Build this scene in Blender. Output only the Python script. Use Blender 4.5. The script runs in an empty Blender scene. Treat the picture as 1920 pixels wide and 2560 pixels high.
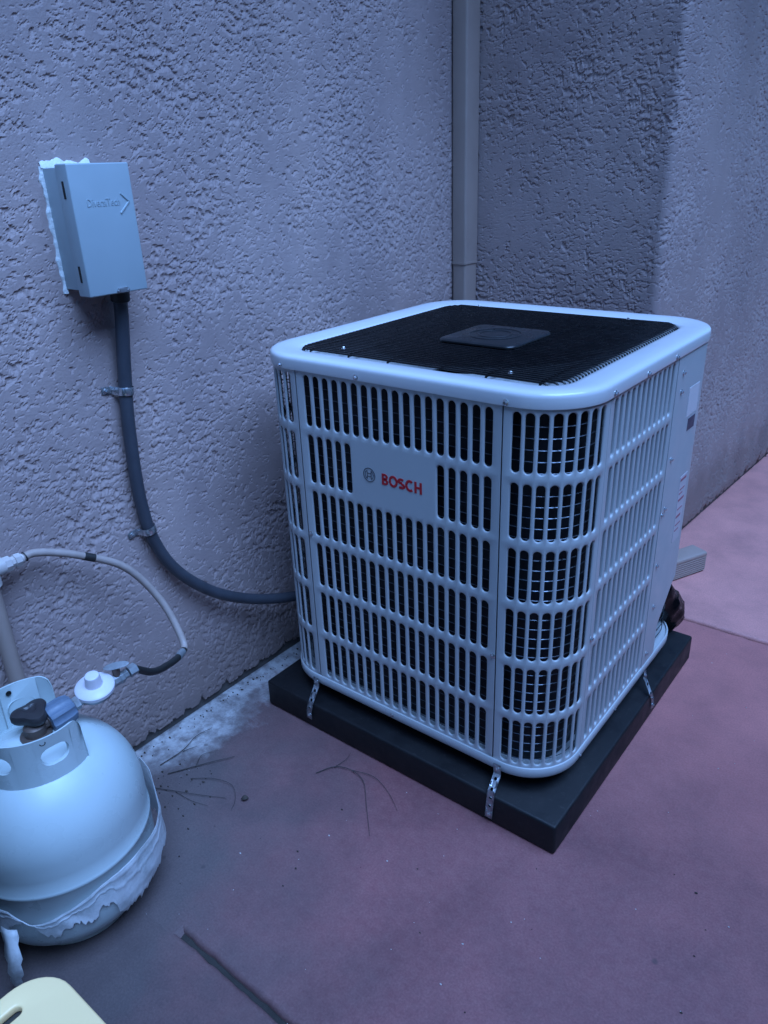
import bpy, bmesh, math, random
import numpy as np
from mathutils import Vector, Matrix

SC = bpy.context.scene
COL = SC.collection
PI = math.pi

# ------------------------------------------------------------------ camera, sky, sun, exposure
cam_d = bpy.data.cameras.new('camera')
cam = bpy.data.objects.new('camera', cam_d); COL.objects.link(cam)
cam_d.sensor_fit = 'VERTICAL'; cam_d.sensor_height = 24.0; cam_d.sensor_width = 18.0
cam_d.lens = 24.0 * 1887.5 / 2560
cam_d.clip_start = 0.02; cam_d.clip_end = 500
yaw, tilt, roll = math.radians(39.0889), math.radians(65.5372), math.radians(-2.2836)
cam.matrix_world = Matrix.Translation((0.4684, -1.06, 1.2455)) @ (
    Matrix.Rotation(yaw, 4, 'Z') @ Matrix.Rotation(tilt, 4, 'X') @ Matrix.Rotation(roll, 4, 'Z'))
SC.camera = cam

SUN_EL, SUN_AZ = math.radians(4), math.radians(90)      # dusk; the bright side of the sky is +X (over the open yard)
world = bpy.data.worlds.new("World"); SC.world = world; world.use_nodes = True
wn, wl = world.node_tree.nodes, world.node_tree.links
sky = wn.new('ShaderNodeTexSky'); sky.sky_type = 'NISHITA'; sky.sun_disc = False
sky.sun_elevation = SUN_EL; sky.sun_rotation = SUN_AZ
sky.air_density = 1.0; sky.dust_density = 0.3; sky.ozone_density = 4.0
wn['Background'].inputs['Strength'].default_value = 0.10
tint = wn.new('ShaderNodeMix'); tint.data_type = 'RGBA'; tint.blend_type = 'MULTIPLY'
tint.inputs[0].default_value = 1.0; tint.inputs[7].default_value = (.68, 1.0, 1.42, 1)     # blue hour, whole sky alike
wl.new(sky.outputs[0], tint.inputs[6]); wl.new(tint.outputs[2], wn['Background'].inputs['Color'])
sun_d = bpy.data.lights.new('sun', 'SUN'); sun = bpy.data.objects.new('sun', sun_d); COL.objects.link(sun)
sun_d.energy = 1.72; sun_d.angle = math.radians(50); sun_d.color = (0.27, 0.505, 1.02)
sun.rotation_euler = Vector((-0.46, 0.07, -0.88)).to_track_quat('-Z', 'Y').to_euler()
SC.view_settings.view_transform = 'Standard'; SC.view_settings.look = 'None'
SC.view_settings.gamma = 1.0; SC.view_settings.use_curve_mapping = False
SC.view_settings.exposure = 2.3

# ------------------------------------------------------------------ helpers
def tag(o, label=None, cat=None, group=None, kind=None):
    if label: o['label'] = label
    if cat: o['category'] = cat
    if group: o['group'] = group
    if kind: o['kind'] = kind
    return o

def empty(name, loc=(0, 0, 0)):
    o = bpy.data.objects.new(name, None); COL.objects.link(o); o.location = loc
    o.empty_display_size = 0.05
    return o

class MB:
    """collects world-space vertices and faces for one mesh object"""
    def __init__(s): s.v = []; s.f = []
    def add(s, v, f):
        n = len(s.v); s.v += [tuple(map(float, p)) for p in v]; s.f += [tuple(i + n for i in q) for q in f]; return s
    def build(s, name, mat, parent=None, angle=35, weld=True, flat=False):
        me = bpy.data.meshes.new(name)
        off = parent_world(parent)
        me.from_pydata([(a - off[0], b - off[1], c - off[2]) for a, b, c in s.v], [], s.f)
        bm = bmesh.new(); bm.from_mesh(me)
        if weld: bmesh.ops.remove_doubles(bm, verts=bm.verts, dist=1e-5)
        bmesh.ops.recalc_face_normals(bm, faces=bm.faces)
        bm.to_mesh(me); bm.free()
        if not flat:
            me.shade_smooth(); me.set_sharp_from_angle(angle=math.radians(angle))
        me.materials.append(mat)
        o = bpy.data.objects.new(name, me); COL.objects.link(o)
        if parent: o.parent = parent
        return o

def parent_world(p):
    x = y = z = 0.0
    while p is not None:
        x += p.location.x; y += p.location.y; z += p.location.z; p = p.parent
    return x, y, z

def box(x0, x1, y0, y1, z0, z1, bev=0.0, seg=2):
    bm = bmesh.new(); bmesh.ops.create_cube(bm, size=1)
    for v in bm.verts:
        v.co = Vector((x0 + (v.co.x + .5) * (x1 - x0), y0 + (v.co.y + .5) * (y1 - y0), z0 + (v.co.z + .5) * (z1 - z0)))
    if bev: bmesh.ops.bevel(bm, geom=list(bm.edges), offset=bev, segments=seg, affect='EDGES', profile=0.5)
    bm.verts.index_update()
    r = [tuple(v.co) for v in bm.verts], [tuple(v.index for v in f.verts) for f in bm.faces]
    bm.free(); return r

def xform(vf, m):
    return [tuple(m @ Vector(p)) for p in vf[0]], vf[1]

def frames(pts, closed=False):
    pts = [Vector(p) for p in pts]; n = len(pts); T = []
    for i in range(n):
        a = pts[i - 1] if (i > 0 or closed) else pts[i]
        b = pts[(i + 1) % n] if (i < n - 1 or closed) else pts[i]
        T.append((b - a).normalized())
    up = Vector((0, 0, 1)) if abs(T[0].z) < .9 else Vector((0, 1, 0))
    N = (up - T[0] * up.dot(T[0])).normalized(); out = []
    for i in range(n):
        N = (N - T[i] * N.dot(T[i])).normalized()
        out.append((pts[i], T[i], N, T[i].cross(N)))
    return out

def tube(pts, r, n=10, closed=False, cap=True):
    fr = frames(pts, closed); v, f = [], []; m = len(fr)
    rr = r if hasattr(r, '__len__') else [r] * m
    for i, (p, t, a, b) in enumerate(fr):
        for k in range(n):
            th = 2 * PI * k / n
            v.append(p + (a * math.cos(th) + b * math.sin(th)) * rr[i])
    for i in range(m if closed else m - 1):
        j = (i + 1) % m
        for k in range(n):
            l = (k + 1) % n
            f.append((i * n + k, i * n + l, j * n + l, j * n + k))
    if cap and not closed:
        f.append(tuple(range(n))[::-1]); f.append(tuple((m - 1) * n + k for k in range(n)))
    return v, f

def spline(P, n=8):
    P = [Vector(p) for p in P]; Q = [P[0] * 2 - P[1]] + P + [P[-1] * 2 - P[-2]]; out = []
    for i in range(1, len(Q) - 2):
        a, b, c, d = Q[i - 1:i + 3]
        for k in range(n):
            t = k / n
            out.append(.5 * (2 * b + (c - a) * t + (2 * a - 5 * b + 4 * c - d) * t * t + (3 * b - a - 3 * c + d) * t ** 3))
    out.append(P[-1]); return out

def lathe(prof, n=48, axis=None, at=(0, 0, 0)):
    """prof: (radius, height); axis: direction of the height"""
    v, f = [], []
    m = Matrix.Translation(at)
    if axis is not None: m = m @ Vector(axis).to_track_quat('Z', 'Y').to_matrix().to_4x4()
    for r, z in prof:
        for k in range(n):
            th = 2 * PI * k / n
            v.append(m @ Vector((r * math.cos(th), r * math.sin(th), z)))
    for i in range(len(prof) - 1):
        for k in range(n):
            l = (k + 1) % n
            f.append((i * n + k, i * n + l, (i + 1) * n + l, (i + 1) * n + k))
    if prof[0][0] > 1e-6: f.append(tuple(range(n))[::-1])
    if prof[-1][0] > 1e-6: f.append(tuple((len(prof) - 1) * n + k for k in range(n)))
    return v, f

def hash2(ix, iy, s):
    h = (ix.astype(np.int64) * 374761393 + iy.astype(np.int64) * 668265263 + s * 1442695041) & 0xffffffff
    h = ((h ^ (h >> 13)) * 1274126177) & 0xffffffff
    h = (h ^ (h >> 16)) & 0xffffffff
    return h / 4294967295.0

def noise2(x, y, s=0):
    """gradient-like value noise in -1..1"""
    ix, iy = np.floor(x), np.floor(y); fx, fy = x - ix, y - iy
    def g(dx, dy):
        a = hash2(ix + dx, iy + dy, s) * 2 * np.pi
        return np.cos(a) * (fx - dx) + np.sin(a) * (fy - dy)
    u, w = fx ** 3 * (fx * (fx * 6 - 15) + 10), fy ** 3 * (fy * (fy * 6 - 15) + 10)
    a = g(0, 0) * (1 - u) + g(1, 0) * u; b = g(0, 1) * (1 - u) + g(1, 1) * u
    return (a * (1 - w) + b * w) * 1.5

def fbm2(x, y, o=4, gain=.5, s=0):
    t = np.zeros(np.broadcast(x, y).shape); a = 1.0
    for k in range(o):
        t += a * noise2(x * 2 ** k + 17.3 * k, y * 2 ** k - 9.1 * k, s + k); a *= gain
    return t

def sstep(a, b, x):
    t = np.clip((x - a) / (b - a), 0, 1); return t * t * (3 - 2 * t)

# ------------------------------------------------------------------ materials
def mat_base(name):
    m = bpy.data.materials.new(name); m.use_nodes = True
    nt = m.node_tree; b = nt.nodes['Principled BSDF']
    return m, nt, b

def N(nt, t, **kw):
    n = nt.nodes.new(t)
    for k, v in kw.items():
        if k in n.inputs: n.inputs[k].default_value = v
        else: setattr(n, k, v)
    return n

def pos(nt): return nt.nodes.new('ShaderNodeNewGeometry').outputs['Position']

def ramp(nt, src, stops):
    r = nt.nodes.new('ShaderNodeValToRGB'); e = r.color_ramp.elements
    while len(e) < len(stops): e.new(0.5)
    for k, (p, c) in enumerate(stops):
        e[k].position = p; e[k].color = (*c, 1) if hasattr(c, '__len__') else (c, c, c, 1)
    nt.links.new(src, r.inputs[0]); return r.outputs[0]

def mixc(nt, fac, a, b, mode='MIX'):
    m = nt.nodes.new('ShaderNodeMix'); m.data_type = 'RGBA'; m.blend_type = mode
    for sock, val in ((m.inputs[0], fac), (m.inputs[6], a), (m.inputs[7], b)):
        if hasattr(val, 'is_linked'): nt.links.new(val, sock)
        elif hasattr(val, '__len__'): sock.default_value = (*val, 1)
        else: sock.default_value = val
    return m.outputs[2]

def math_n(nt, op, a, b=0.0, c=None):
    m = nt.nodes.new('ShaderNodeMath'); m.operation = op
    for i, val in enumerate((a, b) if c is None else (a, b, c)):
        if hasattr(val, 'is_linked'): nt.links.new(val, m.inputs[i])
        else: m.inputs[i].default_value = val
    return m.outputs[0]

def noise_n(nt, scale, detail=4, rough=.55, vec=None, out='Fac'):
    n = N(nt, 'ShaderNodeTexNoise', Scale=scale, Detail=detail, Roughness=rough)
    nt.links.new(vec if vec is not None else pos(nt), n.inputs['Vector']); return n.outputs[out]

def bump(nt, b, h, strength, dist):
    n = N(nt, 'ShaderNodeBump', Strength=strength, Distance=dist)
    nt.links.new(h, n.inputs['Height']); nt.links.new(n.outputs[0], b.inputs['Normal'])

def paint(name, col, rough=.45, metal=0.0, var=.12, scale=14, bscale=0, bstr=.2, bdist=.001, spec=.5, rvar=.12):
    m, nt, b = mat_base(name)
    f = noise_n(nt, scale, 5, .6)
    lo = tuple(c * (1 - var) for c in col); hi = tuple(min(1, c * (1 + var * .6)) for c in col)
    nt.links.new(ramp(nt, f, [(.3, lo), (.7, hi)]), b.inputs['Base Color'])
    nt.links.new(ramp(nt, noise_n(nt, scale * 2.7, 4), [(.3, max(0, rough - rvar)), (.7, min(1, rough + rvar))]), b.inputs['Roughness'])
    b.inputs['Metallic'].default_value = metal
    b.inputs['Specular IOR Level'].default_value = spec
    if bscale: bump(nt, b, noise_n(nt, bscale, 3), bstr, bdist)
    return m

def stucco_mat():
    m, nt, b = mat_base('painted_stucco')
    big = noise_n(nt, 2.2, 5, .6); small = noise_n(nt, 45, 4, .6)
    c = ramp(nt, big, [(.3, (.335, .246, .236)), (.7, (.415, .308, .294))])
    c = mixc(nt, ramp(nt, small, [(.35, .0), (.75, .35)]), c, (.42, .325, .305))
    p = N(nt, 'ShaderNodeSeparateXYZ'); nt.links.new(pos(nt), p.inputs[0])
    # splash-back dirt low on the wall
    d = math_n(nt, 'ADD', p.outputs[2], math_n(nt, 'MULTIPLY', noise_n(nt, 9, 5, .65), -.28))
    dirt = ramp(nt, d, [(0.0, .5), (.12, 0.0)])
    c = mixc(nt, dirt, c, (.17, .12, .105))
    mp_ = N(nt, 'ShaderNodeMapping'); mp_.inputs['Scale'].default_value = (5, 5, .7); nt.links.new(pos(nt), mp_.inputs['Vector'])
    streak = ramp(nt, noise_n(nt, 1.0, 6, .65, mp_.outputs[0]), [(.30, (.84, .84, .86)), (.55, (1, 1, 1)), (.75, (1.08, 1.07, 1.05))])
    c = mixc(nt, 1.0, c, streak, 'MULTIPLY')
    nt.links.new(c, b.inputs['Base Color'])
    b.inputs['Roughness'].default_value = .62; b.inputs['Specular IOR Level'].default_value = .35
    bump(nt, b, noise_n(nt, 330, 4, .65), .55, .0014)
    return m

def concrete_mat(name='red_stained_concrete', k=(1, 1, 1)):
    m, nt, b = mat_base(name)
    P = pos(nt); s = N(nt, 'ShaderNodeSeparateXYZ'); nt.links.new(P, s.inputs[0])
    X, Y = s.outputs[0], s.outputs[1]
    red = ramp(nt, noise_n(nt, 1.6, 6, .6), [(.3, (.150, .064, .072)), (.7, (.205, .088, .096))])
    fine = noise_n(nt, 60, 5, .65)
    red = mixc(nt, ramp(nt, fine, [(.3, 0.0), (.8, .3)]), red, (.30, .19, .185))
    red = mixc(nt, 1.0, red, tuple(q * w_ for q, w_ in zip(k, (1.16, .96, .92))), 'MULTIPLY')
    # dusty, wear-greyed area towards wall and gas bottle, with occlusion shade darkened in
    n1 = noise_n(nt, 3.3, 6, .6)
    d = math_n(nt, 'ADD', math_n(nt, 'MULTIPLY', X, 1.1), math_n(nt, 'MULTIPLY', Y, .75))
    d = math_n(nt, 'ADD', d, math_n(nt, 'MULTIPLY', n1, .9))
    worn_shaded = ramp(nt, math_n(nt, 'ADD', d, .55), [(.02, .85), (.55, 0.0)])
    c = mixc(nt, worn_shaded, red, (.084, .075, .074))
    # paler and redder out past the pad
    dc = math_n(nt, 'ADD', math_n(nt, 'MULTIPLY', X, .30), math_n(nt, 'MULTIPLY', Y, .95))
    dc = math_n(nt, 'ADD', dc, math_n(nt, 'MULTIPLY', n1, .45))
    pale_red = ramp(nt, math_n(nt, 'ADD', dc, -.12), [(.08, 0.0), (.80, 1.0)])
    c = mixc(nt, math_n(nt, 'MULTIPLY', pale_red, .75), c, tuple(q * w_ for q, w_ in zip((.54, .193, .174), k)))
    blot = ramp(nt, noise_n(nt, 5.5, 7, .68), [(.30, (.78, .80, .82)), (.52, (1.0, 1.0, 1.0)), (.75, (1.16, 1.14, 1.12))])
    c = mixc(nt, 1.0, c, blot, 'MULTIPLY')
    grain = ramp(nt, noise_n(nt, 240, 3, .7), [(.25, (.80, .80, .80)), (.75, (1.18, 1.18, 1.18))])
    c = mixc(nt, 1.0, c, grain, 'MULTIPLY')
    # pale mineral bloom along the foot of the wall, patchy
    w = math_n(nt, 'ADD', X, math_n(nt, 'MULTIPLY', noise_n(nt, 6, 7, .7), -.42))
    a = ramp(nt, math_n(nt, 'ADD', w, 1.085), [(0.0, .95), (.12, 0.0)])
    yb = ramp(nt, math_n(nt, 'ADD', math_n(nt, 'ADD', Y, .60), math_n(nt, 'MULTIPLY', n1, .12)), [(.22, 0.0), (.34, 1.0)])
    patch = ramp(nt, noise_n(nt, 26, 5, .7), [(.36, .25), (.58, 1.0)])
    c = mixc(nt, math_n(nt, 'MULTIPLY', math_n(nt, 'MULTIPLY', a, yb), patch), c, (.50, .48, .48))
    # scattered dark spots
    v = N(nt, 'ShaderNodeTexVoronoi', Scale=16.0); nt.links.new(P, v.inputs['Vector'])
    spot = ramp(nt, math_n(nt, 'ADD', v.outputs['Distance'], math_n(nt, 'MULTIPLY', noise_n(nt, 70, 3), .12)), [(.11, .55), (.16, 0.0)])
    sel = ramp(nt, noise_n(nt, 5.0, 3), [(.55, 0.0), (.6, 1.0)])
    c = mixc(nt, math_n(nt, 'MULTIPLY', spot, sel), c, (.06, .045, .045))
    nt.links.new(c, b.inputs['Base Color'])
    nt.links.new(ramp(nt, noise_n(nt, 4, 5, .6), [(.3, .42), (.7, .62)]), b.inputs['Roughness'])
    h = math_n(nt, 'ADD', noise_n(nt, 110, 4, .6), math_n(nt, 'MULTIPLY', noise_n(nt, 9, 3), 3.0))
    bump(nt, b, h, .30, .0016)
    return m

def film_mat():
    m, nt, b = mat_base('torn_clear_film')
    b.inputs['Base Color'].default_value = (.80, .82, .84, 1); b.inputs['Roughness'].default_value = .35
    tr = N(nt, 'ShaderNodeBsdfTranslucent'); tr.inputs[0].default_value = (.8, .82, .84, 1)
    tp = N(nt, 'ShaderNodeBsdfTransparent')
    m1 = N(nt, 'ShaderNodeMixShader'); m1.inputs[0].default_value = .25
    nt.links.new(b.outputs[0], m1.inputs[1]); nt.links.new(tr.outputs[0], m1.inputs[2])
    m2 = N(nt, 'ShaderNodeMixShader')
    nt.links.new(ramp(nt, noise_n(nt, 16, 4, .6), [(.38, .62), (.62, .02)]), m2.inputs[0])
    nt.links.new(m1.outputs[0], m2.inputs[1]); nt.links.new(tp.outputs[0], m2.inputs[2])
    nt.links.new(m2.outputs[0], nt.nodes['Material Output'].inputs['Surface'])
    bump(nt, b, noise_n(nt, 40, 4, .6), .3, .003)
    return m

def pad_mat():
    m, nt, b = mat_base('black_plastic_pad')
    dust = ramp(nt, noise_n(nt, 11, 7, .7), [(.42, 0.0), (.75, .75)])
    scuff = ramp(nt, noise_n(nt, 90, 4, .7), [(.60, 0.0), (.72, .5)])
    c = mixc(nt, dust, (.0065, .0065, .0080), (.015, .0135, .0145)); c = mixc(nt, scuff, c, (.04, .037, .038))
    nt.links.new(c, b.inputs['Base Color']); b.inputs['Specular IOR Level'].default_value = .35
    nt.links.new(ramp(nt, noise_n(nt, 18, 5), [(.3, .42), (.7, .68)]), b.inputs['Roughness'])
    bump(nt, b, noise_n(nt, 260, 3), .3, .0008)
    return m

M = dict(
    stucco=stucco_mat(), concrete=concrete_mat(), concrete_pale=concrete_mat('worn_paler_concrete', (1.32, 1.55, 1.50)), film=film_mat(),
    footing=paint('grey_footing', (.10, .085, .08), .85, bscale=90, bstr=.6, bdist=.004),
    soil=paint('dark_joint_filler', (.030, .025, .022), .9, bscale=120, bstr=.6, bdist=.004),
    earth=paint('yard_ground', (.16, .12, .10), .9, bscale=20, bstr=.5, bdist=.01),
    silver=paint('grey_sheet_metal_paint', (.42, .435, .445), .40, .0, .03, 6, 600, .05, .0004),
    silver_lit=paint('grey_paint_lit', (.60, .605, .62), .22, .0, .02, 6, 600, .05, .0004, rvar=.03),  # panel paint again, lightened for the stronger light from above
    tan=paint('tan_gutter_paint', (.36, .27, .235), .45, 0, .07, 9),
    shade_fence=paint('weathered_fence_boards', (.13, .10, .08), .85, 0, .3, 12),
    grill=paint('black_grill_enamel', (.02, .02, .022), .4, 0, .2),
    added_stucco=paint('added_house_stucco', (.20, .16, .14), .85, 0, .2, 5),
    black=paint('black_wire_coating', (.005, .005, .006), .26, 0, .2, spec=.25),
    plate=paint('grey_motor_plate', (.015, .0155, .018), .33, 0, .1),
    dark=paint('dark_interior', (.010, .011, .013), .6, 0, .3),
    fin=paint('dark_coil_fins', (.018, .022, .028), .45, .5, .3, 30),
    wire=paint('galvanised_wire', (.11, .125, .15), .33, .8, .2),
    deck=paint('inner_deck_paint', (.62, .63, .64), .35, .3, .2),
    padm=pad_mat(),
    zinc=paint('zinc_plated_steel', (.36, .37, .39), .42, .75, .15, 40),
    galv=paint('bright_zinc_plating', (.62, .63, .65), .26, .9, .12, 40),
    box=paint('grey_enamel_box', (.36, .43, .46), .42, .05, .04, 8, 500, .05, .0004),
    caulk=paint('white_caulk', (.78, .78, .76), .6, 0, .15, 40, 90, .6, .004),
    conduit=paint('grey_pvc_conduit', (.050, .054, .068), .45, 0, .15, 20),
    rubber=paint('black_rubber', (.020, .019, .019), .55, 0, .2),
    tape=paint('glossy_black_tape', (.003, .003, .004), .24, 0, .1, 30, 60, .35, .003, spec=.28, rvar=.05),
    copper=paint('copper_pipe', (.55, .22, .10), .3, .9, .2, 30),
    tank=paint('white_tank_enamel', (.46, .53, .535), .32, 0, .05, 7, 260, .05, .0006),
    tank_band=paint('tank_band_weathered', (.60, .63, .62), .4, 0, .12, 14),
    knob=paint('dark_plastic_knob', (.028, .024, .026), .45, 0, .2),
    brass=paint('dull_brass', (.14, .10, .085), .5, .5, .2, 30),
    nut=paint('blue_grey_plastic_nut', (.11, .15, .21), .5, 0, .15, 30),
    regul=paint('pale_plastic_regulator', (.62, .58, .62), .5, 0, .06, 20),
    alu=paint('cast_aluminium', (.36, .38, .40), .45, .6, .2, 40),
    white=paint('white_plastic_fitting', (.50, .44, .42), .5, 0, .12, 30),
    hose=paint('tan_painted_hose', (.36, .28, .25), .6, 0, .15, 40, 200, .3, .001),
    cream=paint('cream_plastic', (.97, .68, .34), .38, 0, .03, 5),
    tabl=paint('dark_table_top', (.05, .045, .04), .6),
    red=paint('red_print', (.46, .012, .02), .5, 0, .03),
    grey_print=paint('grey_print', (.10, .10, .11), .5, 0, .05),
    sticker=paint('paper_sticker', (.55, .50, .52), .5, 0, .05),
    sticker_red=paint('sticker_red_print', (.36, .12, .15), .5, 0, .1),
    sticker_dark=paint('sticker_dark_print', (.06, .055, .09), .45, 0, .1),
    twig=paint('dry_twig_bark', (.055, .043, .040), .85, 0, .3, 60),
    litter=paint('dry_leaf_litter', (.05, .035, .028), .85, 0, .5, 60),
    chip=paint('pale_stucco_chips', (.5, .46, .44), .8, 0, .3, 60),
    leaf=paint('dry_brown_leaf', (.22, .12, .05), .7, 0, .4, 60),
)

# ------------------------------------------------------------------ ground
XA = -0.890                                   # plane of the long wall
g = MB(); g.add([(-60, -60, -.06), (60, -60, -.06), (60, 60, -.06), (-60, 60, -.06)], [(0, 1, 2, 3)])
ground = tag(g.build('ground', M['earth'], flat=True), 'bare yard ground under the concrete slabs', None, None, 'structure')

def slab(x0, x1, y0, y1, seed):
    """cast slab with an uneven arris along its joints"""
    xs = np.unique(np.concatenate([np.linspace(x0, -1.2, 6), np.arange(-1.2, 1.2, .012), np.linspace(1.2, x1, 12)]))
    v, f = [], []
    ys = [(y0, -.055), (y0, -.008), (y0 + .004, -.0015), (y0 + .010, 0), (y1 - .010, 0), (y1 - .004, -.0015), (y1, -.008), (y1, -.055)]
    j0 = fbm2(xs * 30, xs * 0 + seed, 4, .6, seed) * .0022; j1 = fbm2(xs * 30, xs * 0 + seed + 9, 4, .6, seed + 3) * .0025
    n = len(ys)
    for i, x in enumerate(xs):
        for k, (y, z) in enumerate(ys): v.append((x, y + (j0[i] if k < 4 else j1[i]) * (1 if k not in (3, 4) else .3), z))
    for i in range(len(xs) - 1):
        for k in range(n - 1): f.append((i * n + k, (i + 1) * n + k, (i + 1) * n + k + 1, i * n + k + 1))
    f.append(tuple(range(n))); f.append(tuple((len(xs) - 1) * n + k for k in range(n)))
    return v, f
JA, JB = -.583, .962
for y0, y1, s in ((JA - 1.54, JA - .005, 1), (JA + .005, JB - .004, 5), (JB + .007, JB + 1.54, 9), (JB + 1.55, JB + 3.1, 12), (JA - 3.1, JA - 1.55, 15)):
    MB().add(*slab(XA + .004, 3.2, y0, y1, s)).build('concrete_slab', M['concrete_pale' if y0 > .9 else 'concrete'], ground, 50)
for yj in (JA, JB): MB().add(*box(XA + .01, 3.2, yj - .0045, yj + .0065, -.05, -.012)).build('joint_filler', M['soil'], ground, flat=True)
# dirt packed into the joint nearest the wall, so that it only opens away from the bottle
fx = np.linspace(XA + .02, -.44, 60); fv, ff = [], []
for i, x in enumerate(fx):
    d = .0003
    fv += [(x, JA - .0175 + .002 * math.sin(x * 90), d), (x, JA + .0175 + .002 * math.sin(x * 70), d)]
    if i: ff.append((2 * i - 2, 2 * i, 2 * i + 1, 2 * i - 1))
fv += [(fx[-1] + .012, JA - .007, -.010), (fx[-1] + .009, JA + .007, -.010)]; ff.append((len(fv) - 4, len(fv) - 2, len(fv) - 1, len(fv) - 3))
tag(MB().add(fv, ff).build('joint_filler', M['concrete'], ground), None, None, None, None)

# ------------------------------------------------------------------ house: one stucco skin followed round both corners
house = empty('house', (XA, 1.05, 0))
tag(house, 'tan stucco house wall with an inside corner and a projecting wing', 'building')
YR, XO, RB = 1.062, -.262, .02                # return wall plane, outer corner, bullnose radius
def dens(a, b, step): return np.arange(a, b, step)
sA = np.concatenate([dens(-4, -1.0, .05), dens(-1.0, YR, .0029)])            # Y along the long wall
sR = dens(XA + .0036, XO - RB, .0032)
tB = np.linspace(0, PI / 2, 9)
dB = np.concatenate([dens(.005, 1.4, .0048), dens(1.4, 4.0, .04)])
tilt_b = math.radians(3.2)                    # the wing's side is a little off square
P2, N2, S = [], [], []
s = 0.0
for y in sA: P2.append((XA, y)); N2.append((1, 0))
P2.append((XA, YR)); N2.append((.7071, -.7071))
iA = len(P2) - 1
for x in sR: P2.append((x, YR)); N2.append((0, -1))
for t in tB: P2.append((XO - RB + RB * math.sin(t), YR + RB - RB * math.cos(t))); N2.append((math.sin(t), -math.cos(t)))
iR = len(P2) - 5
x0, y0 = P2[-1]
for d in dB: P2.append((x0 + d * math.sin(tilt_b), y0 + d * math.cos(tilt_b))); N2.append((math.cos(tilt_b), -math.sin(tilt_b)))
P2, N2 = np.array(P2), np.array(N2)
S = np.concatenate([[0], np.cumsum(np.hypot(*np.diff(P2, axis=0).T))]); S -= S[iA]
zc = np.concatenate([dens(.024, 1.78, .0025), np.linspace(1.80, 3.0, 22)])
Sg, Zg = np.meshgrid(S, zc, indexing='ij')
def stucco_h(s, z):
    """knocked-down stucco: broad flat flakes that drop off sharply at their lower edge and fade out upwards"""
    w1 = fbm2(s * 45, z * 45, 3, .62, 31) * .009; w2 = fbm2(s * 45 + 5, z * 45, 3, .62, 37) * .006
    cover = fbm2(s * 2.7, z * 3.1, 3, .55, 51) + .45 * fbm2(s * 12, z * 12, 2, .5, 57)
    n = fbm2((s + w1) * 54, (z + w2) * 96, 4, .66, 3)
    p = sstep(-.04, .04, n + .28 - .52 * cover)
    for i in range(1, p.shape[1]):
        dz = min(zc[i] - zc[i - 1], .01)
        p[:, i] = np.maximum(p[:, i], p[:, i - 1] - dz / .010)
    fine = fbm2(s * 120, z * 150, 3, .6, 95)
    return .0032 * p + .0006 * fine * (1.3 - p) + .0014 * fbm2(s * 7, z * 7, 2, .5, 90)
H = stucco_h(Sg, Zg)
# stucco thins out and breaks away at its foot
edge = np.maximum(0, fbm2(S * 26, S * 0, 5, .6, 111)) * .022
Zw = Zg.copy(); low = np.clip(1 - (Zg - .024) / .05, 0, 1); Zw += edge[:, None] * low
H = H - .004 * low * low
V = np.stack([P2[:, 0][:, None] + N2[:, 0][:, None] * H, P2[:, 1][:, None] + N2[:, 1][:, None] * H, Zw], -1)
def grid_obj(name, V, mat, parent, back):
    nu, nv = V.shape[:2]
    b0 = V[:, 0] + back; b1 = V[:, -1] + back
    A = np.concatenate([b0[:, None], V, b1[:, None]], 1); nv += 2       # returns at foot and top give the skin its thickness
    vv = A.reshape(-1, 3) - np.array(parent_world(parent))
    i = np.arange(nu - 1)[:, None] * nv + np.arange(nv - 1)[None]
    q = np.stack([i, i + nv, i + nv + 1, i + 1], -1).reshape(-1, 4)
    me = bpy.data.meshes.new(name)
    me.vertices.add(len(vv)); me.vertices.foreach_set('co', vv.astype(np.float32).ravel())
    me.loops.add(q.size); me.loops.foreach_set('vertex_index', q.astype(np.int32).ravel())
    me.polygons.add(len(q)); me.polygons.foreach_set('loop_start', np.arange(0, q.size, 4, dtype=np.int32))
    me.update(calc_edges=True); me.validate(); me.shade_flat()
    me.materials.append(mat)
    o = bpy.data.objects.new(name, me); COL.objects.link(o); o.parent = parent
    return o
for a, b in ((0, iA), (iA, iR), (iR, len(P2) - 1)):
    back = np.stack([-N2[a:b + 1, 0], -N2[a:b + 1, 1], 0 * N2[a:b + 1, 0]], -1) * .022
    grid_obj('stucco_wall', V[a:b + 1], M['stucco'], house, back)
# unseen eaves added to shade the long wall, reaching further out over the wing
ev = MB(); ev.add(*box(XA - .5, XA + .40, -4, .93, 2.52, 2.56)); ev.add(*box(XA + .40, XA + .42, -4, .93, 2.48, 2.68)); ev.build('shade_eave', M['tan'], house, flat=True)
ev = MB(); ev.add(*box(XA - .5, XO + .62, .932, 5.0, 2.522, 2.562)); ev.add(*box(XO + .62, XO + .64, .932, 5.0, 2.48, 2.68)); ev.add(*box(XA + .422, XO + .62, .932, .952, 2.563, 2.68)); ev.build('shade_eave', M['tan'], house, flat=True)
ft = MB()
ft.add(*box(XA - .30, XA - .012, -4, YR + .3, -.055, .06)); ft.add(*box(XA - .012, XO - .055, YR + .012, YR + .3, -.055, .06))
ft.build('foundation', M['footing'], house)
fb = MB()
c0 = Vector((x0 - .012, y0 - .008, 0)); dv = Vector((math.sin(tilt_b), math.cos(tilt_b), 0)); nv_ = Vector((-math.cos(tilt_b), math.sin(tilt_b), 0))
q = [c0, c0 + dv * 4, c0 + dv * 4 + nv_ * .04, c0 + nv_ * .04]
fb.add([(p.x, p.y, -.055) for p in q] + [(p.x, p.y, .06) for p in q], [(0, 1, 2, 3), (4, 5, 6, 7), (0, 1, 5, 4), (1, 2, 6, 5), (2, 3, 7, 6), (3, 0, 4, 7)])
fb.build('foundation', M['footing'], house)

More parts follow.
